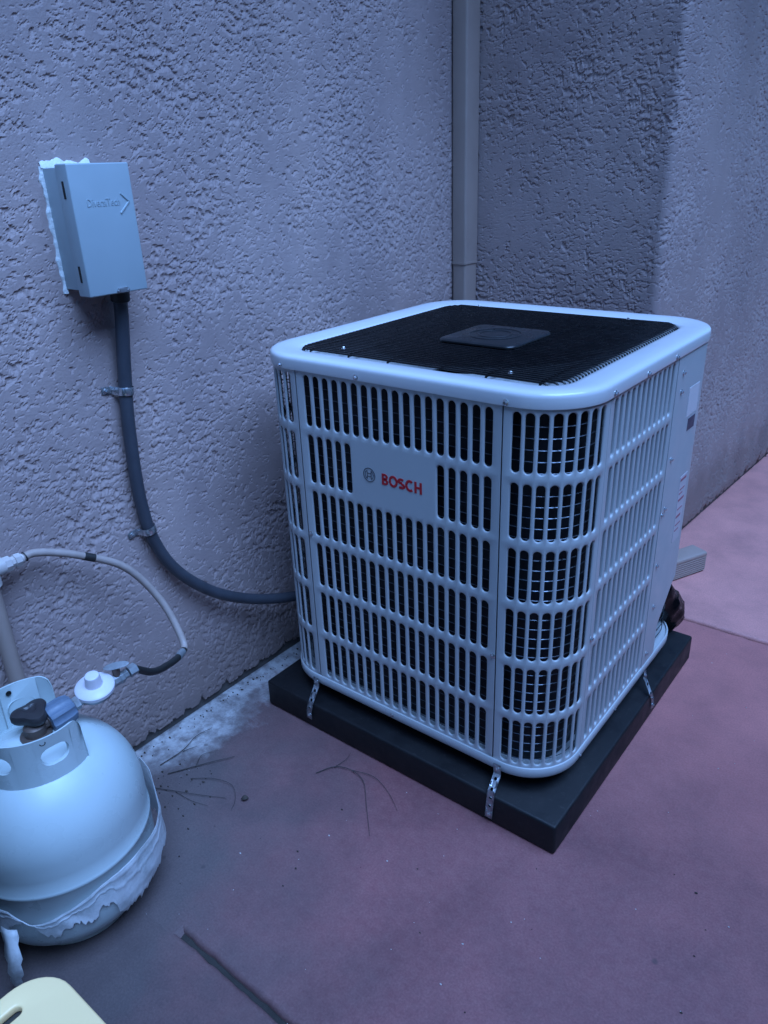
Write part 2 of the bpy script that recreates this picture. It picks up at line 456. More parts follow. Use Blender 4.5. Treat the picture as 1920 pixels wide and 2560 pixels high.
# ------------------------------------------------------------------ tall unseen boards added to cut low sky light
shade_fence = empty('shade_fence', (1.75, 0, 0)); tag(shade_fence, 'unseen tall weathered boards added across the side yard for shade', 'shade_fence')
pm = None
for i in range(52):
    if pm is None:
        o = MB().add(*box(-.011, .011, -.069, .069, .03, 2.36, .003, 1)).build('plank', M['shade_fence']); pm = o.data; bpy.data.objects.remove(o)
    o = bpy.data.objects.new('plank', pm); COL.objects.link(o); o.parent = shade_fence; o.location = (0, -3.4 + i * .143, .006 * math.sin(i * 2.3))
for z in (.35, 1.7): MB().add(*box(1.764, 1.80, -3.5, 4.0, z, z + .09)).build('rail', M['shade_fence'], shade_fence)
for y in (-3.2, -.8, 1.6, 3.9): MB().add(*box(1.802, 1.89, y - .045, y + .045, -.06, 2.3)).build('post', M['shade_fence'], shade_fence)

# ------------------------------------------------------------------ unseen house added behind the boards to block more sky
nb = empty('added_house', (2.7, 0, 0)); tag(nb, 'added unseen plain stucco house side behind the boards, blocking sky light', 'house')
MB().add(*box(2.70, 6.0, -6, 8, -.06, 3.60)).build('wall', M['added_stucco'], nb, flat=True)
MB().add(*box(2.40, 6.2, -6.2, 8.2, 3.602, 3.75)).build('roof', M['added_stucco'], nb, flat=True)
for y in (-1.5, 2.0):
    wf = MB().add(*box(2.665, 2.72, y - .5, y + .5, 2.2, 2.9)).build('window', M['tan'], nb, flat=True); MB().add(*box(2.655, 2.664, y - .45, y + .45, 2.25, 2.85)).build('pane', M['dark'], wf, flat=True)

# ------------------------------------------------------------------ downspout in the inside corner
dsp = empty('downspout', (XA + .03, 1.02, 0))
tag(dsp, 'square tan metal downspout running down the inside corner of the walls', 'downspout')
def ribbed(w, d, z0, z1, ox, oy):
    """rectangular pipe with shallow corrugations on its sides"""
    pr = []
    r = .006
    def side(a, b, n):
        out = []
        for k in range(n + 1):
            t = k / n; out.append(a + (b - a) * t)
        return out
    for (cx, cy, a0) in ((w - r, r, -90), (w - r, d - r, 0), (r, d - r, 90), (r, r, 180)):
        for k in range(5):
            t = math.radians(a0 + 90 * k / 4); pr.append((cx + r * math.cos(t), cy + r * math.sin(t)))
    # grooves in the two long sides
    v, f = [], []
    n = len(pr)
    for z in (z0, z1): v += [(ox + a, oy + b, z) for a, b in pr]
    f += [(k, (k + 1) % n, n + (k + 1) % n, n + k) for k in range(n)]
    f += [tuple(range(n))[::-1], tuple(n + k for k in range(n))]
    return v, f
MB().add(*ribbed(.050, .070, .972, 3.0, XA + .006, .985)).build('pipe_section', M['tan'], dsp)
MB().add(*ribbed(.047, .067, .10, .968, XA + .0075, .9865)).build('pipe_section', M['tan'], dsp)
MB().add(*ribbed(.052, .072, .968, .975, XA + .005, .984)).build('joint_collar', M['tan'], dsp)
bk = MB()
ext_a, ext_b = Vector((XA + .05, 1.0, .045)), Vector((-.055, 1.105, .045))
sh = tube([(XA + .03, 1.02, .16), (XA + .032, 1.021, .11), (XA + .05, 1.022, .07), (XA + .09, 1.024, .052), (XA + .14, 1.025, .048)], .036, 8)
bk.add(*sh); bk.build('elbow', M['tan'], dsp, 20)
# corrugated extension lying on the slab, pointing out past the corner
def corr_box(a, b, w, h, nr=7):
    d = (b - a).normalized(); sd = Vector((-d.y, d.x, 0)); up = Vector((0, 0, 1))
    pr = [(-w / 2 + .008, h / 2), (w / 2 - .008, h / 2)]
    pr = []
    for k in range(5):
        t = PI / 2 * k / 4; pr.append((w / 2 - .008 + .008 * math.sin(t), h / 2 - .008 + .008 * math.cos(t)))
    for k in range(nr * 4 + 1):
        z = h / 2 - .010 - (h - .016) * k / (nr * 4); pr.append((w / 2 - (.0018 if k % 4 in (2, 3) else 0), z))
    pr.append((w / 2 - .006, -h / 2))
    pr += [(-x, z) for x, z in pr[::-1]]
    v, f = [], []; n = len(pr)
    for p in (a, b):
        v += [p + sd * x + up * z for x, z in pr]
    # open end: inner skin
    v += [b + sd * x * .93 + up * z * .93 for x, z in pr]; v += [b - d * .12 + sd * x * .93 + up * z * .93 for x, z in pr]
    for k in range(n):
        l = (k + 1) % n
        f += [(k, l, n + l, n + k), (n + k, n + l, 2 * n + l, 2 * n + k), (2 * n + k, 2 * n + l, 3 * n + l, 3 * n + k)]
    f += [tuple(range(n)), tuple(3 * n + k for k in range(n))]
    return v, f
MB().add(*corr_box(Vector((XA + .10, 1.018, .040)), Vector((-.315, 1.012, .040)), .056, .066)).build('extension', M['tan'], dsp, 25)
bend = MB().add(*tube(spline([(-.330, 1.012, .040), (-.285, 1.012, .040), (-.243, 1.030, .040), (-.222, 1.062, .040)], 5), .036, 8)).build('elbow', M['tan'], dsp, 20)
MB().add(*corr_box(Vector((-.228, 1.052, .036)), Vector((-.115, 1.296, .036)), .066, .070)).build('extension', M['tan'], dsp, 25)

# ------------------------------------------------------------------ general sheet with stadium holes
def cell(mb, mp, u0, u1, v0, v1, hole=None, depth=.004, lip=.0018, nseg=8, rnd=None):
    """rectangle u0..u1 x v0..v1 of a sheet; hole=(uc, vc, half width, half height) is cut out with a rolled lip.
    mp(u, v, d) gives the 3-D point, d being the depth behind the face."""
    if hole is None:
        nu = max(1, int((u1 - u0) / .012)) if rnd is None else rnd
        P = []
        for i in range(nu + 1):
            u = u0 + (u1 - u0) * i / nu; P += [mp(u, v0, 0), mp(u, v1, 0)]
        mb.add(P, [(2 * i, 2 * i + 2, 2 * i + 3, 2 * i + 1) for i in range(nu)]); return
    uc, vc, hw, hh = hole
    ang, ctr = [], []
    vert = hh >= hw; r = min(hw, hh); e = abs(hh - hw)
    L = []
    for half in (0, 1):
        for k in range(nseg + 1):
            a = PI * half + PI * k / nseg
            if not vert: a -= PI / 2
            du, dv = math.cos(a), math.sin(a)
            sh = e if half == 0 else -e
            base = (0, sh) if vert else (sh, 0)
            L.append((du, dv, base))
    def loop(grow, d): return [mp(uc + b[0] + du * (r + grow), vc + b[1] + dv * (r + grow), d) for du, dv, b in L]
    outer = []
    for du, dv, b in L:
        m = max(abs(du), abs(dv)); a_, c_ = du / m, dv / m
        # push the square direction out to the border of the cell
        U = u1 if a_ > .999 else (u0 if a_ < -.999 else uc + (a_ * ((u1 - uc) if a_ > 0 else (uc - u0))))
        Vv = v1 if c_ > .999 else (v0 if c_ < -.999 else None)
        if Vv is None:
            if vert:
                z0 = vc + b[1]; Vv = z0 + c_ * ((v1 - z0) if c_ > 0 else (z0 - v0))
            else:
                Vv = vc + c_ * ((v1 - vc) if c_ > 0 else (vc - v0))
        if not vert and abs(a_) < .999:
            z0 = uc + b[0]; U = z0 + a_ * ((u1 - z0) if a_ > 0 else (z0 - u0))
        outer.append(mp(U, Vv, 0))
    rings = [outer, loop(lip, 0), loop(lip * .3, lip * .35), loop(0, lip), loop(0, depth)]
    n = len(L); P = sum(rings, []); F = []
    for i in range(len(rings) - 1):
        for k in range(n):
            l = (k + 1) % n; F.append((i * n + k, i * n + l, (i + 1) * n + l, (i + 1) * n + k))
    mb.add(P, F)

# ------------------------------------------------------------------ air conditioner
W, RC = .74, .115
ZB, ZT = .133, .885
LS, LA = W - 2 * RC, RC * PI / 2
def rim(s, inset=0.0):
    """point on the rounded-square outline; s runs from the front face's left tangent, anticlockwise seen from above"""
    per = 4 * (LS + LA); s = s % per; k = int(s // (LS + LA)); t = s - k * (LS + LA)
    if t <= LS: p, nn = (-W / 2 + RC + t, -W / 2), (0, -1)
    else:
        a = (t - LS) / RC; p = (W / 2 - RC + RC * math.sin(a), -W / 2 + RC - RC * math.cos(a)); nn = (math.sin(a), -math.cos(a))
    for _ in range(k): p = (-p[1], p[0]); nn = (-nn[1], nn[0])
    return -W / 2 + p[0] - nn[0] * inset, W / 2 + p[1] - nn[1] * inset
def on_unit(u, v, d): x, y = rim(u, d); return (x, y, v)

ac = empty('air_conditioner', (-W / 2, W / 2, .073))
tag(ac, 'silver air conditioner condenser with slotted grille panels on a black pad', 'air conditioner')
NROW, ROWP, ZS0 = 6, .1243, .136
C0 = .131 - RC                                   # seam set-back from the tangent
def grille(s0, s1, cols, lab=None, skip=(), marg=.014, sw=.0079, deep=.0036):
    mb = MB(); g = .0012
    a, b = s0 + g, s1 - g; u0, u1 = a + marg, b - marg; pu = (u1 - u0) / cols
    for r in range(NROW):
        zl, zh = ZB + (ZT - ZB) * r / NROW, ZB + (ZT - ZB) * (r + 1) / NROW
        zc_, hh = (zl + zh) / 2 , .0535
        for c in range(cols):
            ca = a if c == 0 else u0 + pu * c; cb = b if c == cols - 1 else u0 + pu * (c + 1)
            uc = u0 + pu * (c + .5)
            cell(mb, on_unit, ca, cb, zl, zh, None if (r, c) in skip else (uc, zc_, sw, hh), deep, .0024)
    # folded edges at the seams
    for s in (a, b): mb.add([on_unit(s, ZB, 0), on_unit(s, ZT, 0), on_unit(s, ZT, .012), on_unit(s, ZB, .012)], [(0, 1, 2, 3)])
    o = mb.build('grille_panel', M['silver'], ac, 40)
    if lab: o['label'] = lab
    return o
logo_cells = {(4, c) for c in range(5, 13)}
front = grille(C0, LS - C0, 18, 'flat slotted front panel with a solid logo plate', logo_cells)
grille(LS - C0, LS + LA + C0, 8, 'curved slotted panel on the near corner', marg=.012)
grille(LS + LA + C0, LS + LA + RC * 0 + C0 + .334, 12, 'slotted panel of the narrow right side', marg=.012, sw=.0070, deep=.0062)
grille(-LA - C0, C0, 8, 'curved slotted panel on the corner by the long wall', marg=.012)
grille(-LA - LS + C0, -LA - C0, 18, 'slotted panel facing the long wall')
# plain service cover round the rear corner, cut away low down for the pipes
sv = MB(); sa = LS + LA + C0 + .334 + .001; sb_ = 2 * LS + 2 * LA + .30
svs = np.concatenate([np.linspace(sa, 2 * LS + LA, 8), np.linspace(2 * LS + LA, 2 * LS + 2 * LA, 14)[1:], np.linspace(2 * LS + 2 * LA, sb_, 4)[1:]])
y545 = LS + LA + (.545 - RC); prof_ = []
for s in svs: 
    t = np.clip((s - y545) / .085, 0, 1); prof_.append(ZB if s <= y545 else (.215 + (.09 * t)))
svs2, zlow = [], []
for s, z in zip(svs, prof_):
    if s > y545 and svs2 and svs2[-1] < y545: svs2 += [y545, y545 + .0004]; zlow += [ZB, .212]
    svs2.append(s); zlow.append(z)
for i in range(len(svs2) - 1):
    a, b, za, zb_ = svs2[i], svs2[i + 1], zlow[i], zlow[i + 1]
    sv.add([on_unit(a, za, -.001), on_unit(b, zb_, -.001), on_unit(b, ZT, -.001), on_unit(a, ZT, -.001),
            on_unit(a, za, .004), on_unit(b, zb_, .004)], [(0, 1, 2, 3), (0, 1, 5, 4)])
sv.add([on_unit(sa, ZB, -.001), on_unit(sa, ZT, -.001), on_unit(sa, ZT, .008), on_unit(sa, ZB, .008)], [(0, 1, 2, 3)])
service = sv.build('service_cover', M['silver'], ac, 40)
# recess behind the cut-away
rc_ = MB(); rc_.add(*box(-.075, -.004, .545, .549, ZB, .30)); rc_.add(*box(-.079, -.075, .545, .70, ZB, .31)); rc_.build('valve_recess', M['dark'], ac, flat=True)
bp = MB(); 
bp_s = np.linspace(sb_ + .001, 4 * (LS + LA) - LA - LS + C0 - .0 , 40)
bp_s = np.linspace(sb_ + .001, 3 * (LS + LA) + C0 - .001 - 0, 30)
for i in range(len(bp_s) - 1):
    a, b = bp_s[i], bp_s[i + 1]
    bp.add([on_unit(a, ZB, 0), on_unit(b, ZB, 0), on_unit(b, ZT, 0), on_unit(a, ZT, 0)], [(0, 1, 2, 3)])
bp.build('rear_panel', M['silver'], ac, 40)

def ring_sweep(prof, step=.03, RCi=None):
    """sweep (inset, z) profile round the outline, closed"""
    per = 4 * (LS + LA); ss = []
    for k in range(4):
        o = k * (LS + LA)
        ss += list(np.linspace(o, o + LS, 6)[:-1]) + list(np.linspace(o + LS, o + LS + LA, 15)[:-1])
    n, m = len(ss), len(prof); v, f = [], []
    for s in ss:
        for (d, z) in prof: x, y = rim(s, d); v.append((x, y, z))
    for i in range(n):
        j = (i + 1) % n
        for k in range(m - 1): f.append((i * m + k, j * m + k, j * m + k + 1, i * m + k + 1))
    return v, f
# base pan
MB().add(*ring_sweep([(.05, .109), (.006, .109), (-.001, .111), (-.003, .115), (-.003, .134), (-.0015, .1355), (.001, .1355), (.001, .130), (.05, .128)])).build('base_pan', M['silver'], ac, 50)
# cap: rolled outer edge, broad deck dished towards the grille, turned-down inner lip
cap_prof = [(.004, .884), (-.004, .884), (-.0045, .886), (-.0045, .9015), (-.0040, .9050), (-.0025, .9080), (.0005, .9103), (.0040, .9115), (.012, .9122),
            (.030, .9112), (.050, .9085), (.058, .9070), (.061, .9040), (.062, .8950), (.062, .880)]
MB().add(*ring_sweep(cap_prof)).build('top_cap', M['silver_lit'], ac, 60)
# deck under the grille with the round fan opening
dk = MB(); per = 4 * (LS + LA); Nn = 96
vv = []
for i in range(Nn):
    x, y = rim(per * i / Nn, .058); a = math.atan2(y - W / 2, x + W / 2)
    vv += [(x, y, .8955), (-W / 2 + .275 * math.cos(a), W / 2 + .275 * math.sin(a), .893), (-W / 2 + .262 * math.cos(a), W / 2 + .262 * math.sin(a), .862), (-W / 2 + .262 * math.cos(a), W / 2 + .262 * math.sin(a), .78)]
dk.add(vv, [(4 * i + k, 4 * ((i + 1) % Nn) + k, 4 * ((i + 1) % Nn) + k + 1, 4 * i + k + 1) for i in range(Nn) for k in range(3)])
dk.build('fan_shroud', M['deck'], ac, 40)
# fan: hub and blades
fan = MB().add(*lathe([(.0, .80), (.06, .80), (.062, .795), (.062, .74), (0, .74)], 24, at=(-W / 2, W / 2, 0))).build('fan_hub', M['dark'], ac)
for k in range(4):
    v, f = [], []
    for i in range(7):
        r = .058 + .196 * i / 6
        for j in range(7):
            a = PI / 2 * k + math.radians(58) * (j / 6 - .5) * (1 - .25 * i / 6)
            v.append((-W / 2 + r * math.cos(a), W / 2 + r * math.sin(a), .772 + .040 * (j / 6 - .5)))
    f = [(i * 7 + j, i * 7 + j + 1, (i + 1) * 7 + j + 1, (i + 1) * 7 + j) for i in range(6) for j in range(6)]
    v2 = [(x, y, z - .002) for x, y, z in v]
    b_ = MB().add(v, f); b_.add(v2, f); b_.build('blade', M['dark'], fan, weld=False)
# wire guard: straight wires side to side whose ends are turned down
guard = MB().add(*tube([(x, y, .893) for x, y in [rim(per * i / 80, .066) for i in range(80)]], .0028, 8, closed=True)).build('fan_guard', M['black'], ac)
IN = .064; rI = RC - IN
def half_span(y):
    h = W / 2 - IN; t = abs(y)
    if t <= h - rI: return h
    return h - rI + math.sqrt(max(0, rI ** 2 - (t - (h - rI)) ** 2))
meshes = {}
yy = -W / 2 + IN + .008
while yy < W / 2 - IN - .004:
    h = round(half_span(yy), 3)
    if h not in meshes:
        pts = [(-h, 0, -.022), (-h + .0004, 0, -.006), (-h + .004, 0, -.0012), (-h + .010, 0, 0), (h - .010, 0, 0), (h - .004, 0, -.0012), (h - .0004, 0, -.006), (h, 0, -.022)]
        o = MB().add(*tube(pts, .0020, 6)).build('wire', M['black'], None, 60); meshes[h] = o.data
        bpy.data.objects.remove(o)
    w_ = bpy.data.objects.new('wire', meshes[h]); COL.objects.link(w_); w_.parent = guard
    w_.location = Vector((-W / 2, W / 2 + yy, .9085)) - Vector(parent_world(guard))
    yy += .0124
for x in (-.265, -.16, -.06, .06, .16, .265):
    h = half_span(x)
    MB().add(*tube([(-W / 2 + x, W / 2 - h + .006, .8935), (-W / 2 + x, W / 2 - h + .012, .9046), (-W / 2 + x, W / 2 + h - .012, .9046), (-W / 2 + x, W / 2 + h - .006, .8935)], .0024, 6)).build('cross_wire', M['black'], guard)
# centre plate over the motor
def rsq(cx, cy, hw, r, z, n=6):
    out = []
    for k, (sx, sy) in enumerate(((1, -1), (1, 1), (-1, 1), (-1, -1))):
        for i in range(n + 1):
            a = math.radians(-90 + 90 * k + 90 * i / n); out.append((cx + sx * (hw - r) + r * math.cos(a), cy + sy * (hw - r) + r * math.sin(a), z))
    return out
PC = (-.350, .345)
lo = [(.086, .9100, .020), (.090, .911, .020), (.090, .914, .020), (.0875, .9165, .018), (.084, .9175, .016)]
pv, pf = [], []
for hw, z, r in lo: pv += rsq(*PC, hw, r, z)
n_ = len(pv) // len(lo)
for i in range(len(lo) - 1):
    for k in range(n_): pf.append((i * n_ + k, i * n_ + (k + 1) % n_, (i + 1) * n_ + (k + 1) % n_, (i + 1) * n_ + k))
pf += [tuple(range(n_)), tuple((len(lo) - 1) * n_ + k for k in range(n_))]
plate = MB().add(pv, pf).build('motor_plate', M['plate'], guard, 40)
for r in (.055, .035):
    MB().add(*tube([(PC[0] + r * math.cos(2 * PI * k / 40), PC[1] + r * math.sin(2 * PI * k / 40), .9175) for k in range(40)], .0018, 6, closed=True)).build('embossed_ring', M['plate'], plate)
# coil, guard wires and dark inside
MB().add(*ring_sweep([(.030, ZB), (.030, ZT)])).build('coil', M['fin'], ac, 50)
MB().add(*box(-W + .09, -.09, .09, W - .09, ZB, .74)).build('inner_core', M['dark'], ac, flat=True)
wz = .1455; wmesh = None; nw = 0
while wz < .87:
    if wmesh is None:
        o = MB().add(*ring_sweep([(.0135, -.0010), (.0125, 0), (.0135, .0010), (.0145, 0), (.0135, -.0010)])).build('guard_wire', M['wire'], None, 80); wmesh = o.data; bpy.data.objects.remove(o)
    o = bpy.data.objects.new('guard_wire', wmesh); COL.objects.link(o); o.parent = ac
    o.location = Vector((0, 0, wz)) - Vector(parent_world(ac)); wz += .0207
# screws: hex washer heads
screw_mesh = None
def screw(p, nrm, parent, r=.0042):
    global screw_mesh
    if screw_mesh is None:
        mb = MB(); mb.add(*lathe([(1.35, 0), (1.35, .18), (1.05, .30)], 14)); mb.add(*lathe([(.85, .28), (.85, .95), (.68, 1.15)], 6))
        o = mb.build('screw', M['galv'], None); screw_mesh = o.data; bpy.data.objects.remove(o)
    o = bpy.data.objects.new('screw', screw_mesh); COL.objects.link(o); o.parent = parent
    o.rotation_euler = Vector(nrm).to_track_quat('Z', 'Y').to_euler(); o.scale = (r, r, r)
    o.location = Vector(p) - Vector(parent_world(parent)); return o
def unit_screw(s, z, out=.0, r=.0042):
    x, y = rim(s, -out); x2, y2 = rim(s, -out - .1); screw((x, y, z), (x2 - x, y2 - y, 0), ac, r)
for s in (-.022, .18, LS - .015 + .006, LS + LA + .02, LS + LA + .17, LS + LA + .32): unit_screw(s, .8905, .0045)
SR = LS + LA - RC                                   # s for y=0 on the right side
for y, z in ((.50, .845), (.50, .805), (.49, .66), (.49, .545), (.475, .535), (.485, .405), (.50, .29), (.49, .165)): unit_screw(SR + y, z, .001)
for p in ((-.569, .106), (-.174, .098), (-.186, .660), (-.586, .664)): screw((p[0], p[1], .9100), (0, 0, 1), guard, .0036)
unit_screw(LS - C0 - .006, .385); unit_screw(SR + .138, .40); unit_screw(C0 + .008, .52)
for s in (.235, LS + LA + .01, LS + LA + .19): unit_screw(s, .122, .003, .0034)
# logo: ring with an armature, and red letters, printed proud of the front panel
def flat(name, polys, mat, parent, y=-.0008):
    mb = MB()
    for P in polys:
        n = len(P); mb.add([(x, y, z) for x, z in P] + [(x, .0004, z) for x, z in P], [tuple(range(n))] + [tuple(n + k for k in range(n))] + [(k, (k + 1) % n, n + (k + 1) % n, n + k) for k in range(n)])
    return mb.build(name, mat, parent, flat=True)
ex, ez = -.4262, .6965
def arc_strip(cx, cz, r0, r1, a0, a1, n=24, sx=1.0):
    return [[(cx + r0 * math.cos(a0 + (a1 - a0) * k / n), cz + r0 * math.sin(a0 + (a1 - a0) * k / n)), (cx + r1 * math.cos(a0 + (a1 - a0) * k / n), cz + r1 * math.sin(a0 + (a1 - a0) * k / n)),
             (cx + r1 * math.cos(a0 + (a1 - a0) * (k + 1) / n), cz + r1 * math.sin(a0 + (a1 - a0) * (k + 1) / n)), (cx + r0 * math.cos(a0 + (a1 - a0) * (k + 1) / n), cz + r0 * math.sin(a0 + (a1 - a0) * (k + 1) / n))] for k in range(n)]
P = arc_strip(ex, ez, .0132, .0150, 0, 2 * PI, 48)
P += arc_strip(ex, ez, .0094, .0108, math.radians(-52), math.radians(52), 16) + arc_strip(ex, ez, .0094, .0108, math.radians(128), math.radians(232), 16)
P += [[(ex - .0058, ez - .0088), (ex - .0042, ez - .0088), (ex - .0042, ez + .0088), (ex - .0058, ez + .0088)], [(ex + .0042, ez - .0088), (ex + .0058, ez - .0088), (ex + .0058, ez + .0088), (ex + .0042, ez + .0088)],
      [(ex - .0041, ez - .0040), (ex + .0041, ez - .0040), (ex + .0041, ez - .0026), (ex - .0041, ez - .0026)], [(ex - .0041, ez + .0026), (ex + .0041, ez + .0026), (ex + .0041, ez + .0040), (ex - .0041, ez + .0040)]]
flat('emblem', P, M['grey_print'], front)
# letters as bold strokes
def letters():
    out = []; h, w, t = .0232, .0152, .0050
    X0 = -.3945; Z0 = .6835; gap = .0198
    def R(x0, x1, z0, z1): out.append([(x0, z0), (x1, z0), (x1, z1), (x0, z1)])
    def ring(cx, cz, rx, rz, a0, a1, n=20):
        for k in range(n):
            a, b = a0 + (a1 - a0) * k / n, a0 + (a1 - a0) * (k + 1) / n
            out.append([(cx + rx * math.cos(a), cz + rz * math.sin(a)), (cx + rx * math.cos(b), cz + rz * math.sin(b)), (cx + (rx - t) * math.cos(b), cz + (rz - t) * math.sin(b)), (cx + (rx - t) * math.cos(a), cz + (rz - t) * math.sin(a))])
    # B
    x = X0; R(x, x + t, Z0, Z0 + h)
    for (c, rz, dx) in ((Z0 + h * .735, h * .265, 0), (Z0 + h * .275, h * .275, .0008)):
        R(x + t, x + .008, c + rz - t * .82, c + rz); R(x + t, x + .008, c - rz, c - rz + t * .82)
        n = 10
        for k in range(n):
            a, b = -PI / 2 + PI * k / n, -PI / 2 + PI * (k + 1) / n
            q = lambda a, s: (x + .008 + (.0068 + dx) * math.cos(a) * s if s == 1 else x + .008 + (.0068 + dx - t) * math.cos(a), c + (rz if s == 1 else rz - t * .82) * math.sin(a))
            out.append([q(a, 1), q(b, 1), q(b, 0), q(a, 0)])
    # O
    x = X0 + .0172; ring(x + .0108, Z0 + h / 2, .0108, h / 2 + .0005, 0, 2 * PI, 28)
    # S
    x = X0 + .0405; r = h * .265; cxs = x + .0070
    n = 14; pts = []
    for k in range(n + 1): a = math.radians(40 + 230 * k / n); pts.append((cxs + .0068 * math.cos(a) * .95, Z0 + h - r - .0006 + (r - t / 2) * math.sin(a) * 1.02))
    for k in range(1, n + 1): a = math.radians(90 - 230 * k / n); pts.append((cxs + .0072 * math.cos(a) * .95, Z0 + r + .0006 + (r - t / 2) * math.sin(a) * 1.02))
    lr = []
    for k in range(len(pts)):
        (ax, az), (bx, bz) = pts[max(0, k - 1)], pts[min(len(pts) - 1, k + 1)]; d = math.hypot(bx - ax, bz - az)
        nx, nz = -(bz - az) / d * t / 2, (bx - ax) / d * t / 2; px, pz = pts[k]
        lr.append(((px + nx, pz + nz), (px - nx, pz - nz)))
    for k in range(len(pts) - 1): out.append([lr[k][0], lr[k + 1][0], lr[k + 1][1], lr[k][1]])
    # C
    x = X0 + .0570; ring(x + .0108, Z0 + h / 2, .0108, h / 2 + .0005, math.radians(52), math.radians(308), 24)
    # H
    x = X0 + .0785; R(x, x + t, Z0, Z0 + h); R(x + .0122, x + .0122 + t, Z0, Z0 + h); R(x + t, x + .0122, Z0 + h * .41, Z0 + h * .60)
    return out
flat('brand_lettering', letters(), M['red'], front)
# stickers on the service cover
def side_sticker(y0, y1, z0, z1, mat, name='sticker', parent=service, d=.0016):
    s0, s1 = SR + y0, SR + y1
    P = [on_unit(s0, z0, -d), on_unit(s1, z0, -d), on_unit(s1, z1, -d), on_unit(s0, z1, -d), on_unit(s0, z0, -.0009), on_unit(s1, z0, -.0009), on_unit(s1, z1, -.0009), on_unit(s0, z1, -.0009)]
    return MB().add(P, [(0, 1, 2, 3), (4, 5, 6, 7), (0, 1, 5, 4), (1, 2, 6, 5), (2, 3, 7, 6), (3, 0, 4, 7)]).build(name, mat, parent, flat=True)
side_sticker(.572, .618, .700, .728, M['sticker_dark'])
side_sticker(.555, .622, .735, .800, M['silver_lit'])
st = side_sticker(.574, .622, .425, .590, M['sticker'])
for i, (a, b, z, h) in enumerate(((.578, .616, .578, .006), (.580, .612, .556, .003), (.578, .600, .546, .003), (.578, .616, .528, .006), (.580, .612, .506, .003), (.578, .608, .486, .006), (.580, .614, .466, .003), (.580, .606, .452, .003))):
    side_sticker(a, b, z, z + h, M['sticker_red'], 'print', st, .0020)

# ------------------------------------------------------------------ pad
PX0, PX1, PY0, PY1, HP = -.768, .033, -.037, .770, .073
pd = MB(); bx = box(PX0, PX1, PY0, PY1, 0.001, HP, .006, 3)
pd.add(*bx)
pad = tag(pd.build('equipment_pad', M['padm'], None, 50), 'black square plastic equipment pad under the silver condenser', 'pad')
# feet of the unit
for x, y in ((-.66, .08), (-.08, .08), (-.66, .66), (-.08, .66)):
    MB().add(*lathe([(.022, HP + .0005), (.024, HP + .004), (.020, .109)], 16, at=(x, y, 0))).build('foot', M['rubber'], ac)

# ------------------------------------------------------------------ hold-down straps of perforated steel
def strap(path, side, label, w=.0155, nh=5, twist=0, ends=True):
    path = [Vector(p) for p in path]; side = Vector(side).normalized()
    seg = [0]
    for a, b in zip(path, path[1:]): seg.append(seg[-1] + (b - a).length)
    L = seg[-1]
    def at(s):
        s = min(max(s, 0), L)
        for i in range(len(path) - 1):
            if s <= seg[i + 1] + 1e-9:
                t = (s - seg[i]) / max(1e-9, seg[i + 1] - seg[i]); return path[i].lerp(path[i + 1], t), (path[i + 1] - path[i]).normalized()
    def mp(u, v, d):
        p, t = at(v); sd = side
        if twist:
            sd = Matrix.Rotation(twist * v / L, 3, t) @ side
        nrm = sd.cross(t).normalized(); return p + sd * u - nrm * d
    root = empty('hold_down_strap', path[-1]); tag(root, label, 'strap', 'steel straps tying the condenser to its pad')
    mb = MB(); 
    for k in range(nh):
        cell(mb, mp, -w / 2, w / 2, L * k / nh, L * (k + 1) / nh, (0, L * (k + .5) / nh, .0034, .0034), .0012, .0003, 8)
    for k in range(nh):
        a, b = L * k / nh, L * (k + 1) / nh
        mb.add([mp(-w / 2, a, .0012), mp(w / 2, a, .0012), mp(w / 2, b, .0012), mp(-w / 2, b, .0012), mp(-w / 2, a, 0), mp(w / 2, a, 0), mp(w / 2, b, 0), mp(-w / 2, b, 0)], [(0, 4, 7, 3), (1, 5, 6, 2)])
    mb.build('perforated_strip', M['zinc'], root, 30)
    for s in (L * .5 / nh, L * (nh - .5) / nh):
        p, t = at(s); n_ = -side.cross(t); screw(p + side * 0 + n_ * .0004, n_, root, .0036)
    return root
strap([(-.620, -.0068, .128), (-.618, -.0080, .106), (-.612, -.039, .078), (-.618, -.0405, .058), (-.620, -.0405, .026)], (1, 0, 0), 'bent perforated strap at the end of the pad nearest the long wall')
strap([(-.116, -.0068, .130), (-.114, -.0085, .106), (-.109, -.0405, .088), (-.111, -.0405, .060), (-.114, -.0405, .014)], (1, 0, 0), 'largest perforated strap, below the near rounded corner of the condenser', .0165, 6)
strap([(.0065, .480, .122), (.008, .479, .104), (.034, .455, .084), (.0365, .470, .060), (.0365, .474, .028)], (0, 1, 0), 'small twisted perforated strap on the narrow right side of the pad', .0115, 5, .35)

# ------------------------------------------------------------------ line set: tape-wrapped pipes out of the rear corner
ls = empty('line_set', (.0, .70, HP)); tag(ls, 'glossy black tape wrapped pipe bundle bulging from the rear corner of the condenser', 'pipe bundle')
ptz = spline([(-.090, .615, .285), (-.065, .672, .235), (-.046, .725, .180), (-.042, .752, .128), (-.060, .730, .095), (-.085, .70, .095)], 8)
rad = np.interp(np.linspace(0, 5, len(ptz)), [0, 1, 2, 3, 4, 5], [.020, .037, .048, .049, .034, .018])
rnd = random.Random(4)
v, f = tube(ptz, list(rad), 20)
wv = []
for p in v:
    p = Vector(p); k = fbm2(np.array([p.y * 17 + p.x * 14]), np.array([p.z * 21 - p.x * 12]), 2, .5, 61)[0]
    c_ = min(ptz, key=lambda q: (q - p).length); wv.append(p + (p - c_) * (.20 * k))
MB().add(wv, f).build('wrapped_bundle', M['tape'], ls, 80)
MB().add(*tube(spline([(-.07, .60, .15), (-.04, .64, .135), (-.030, .680, .112), (-.035, .720, .105)], 5), .0065, 10)).build('copper_stub', M['copper'], ls)
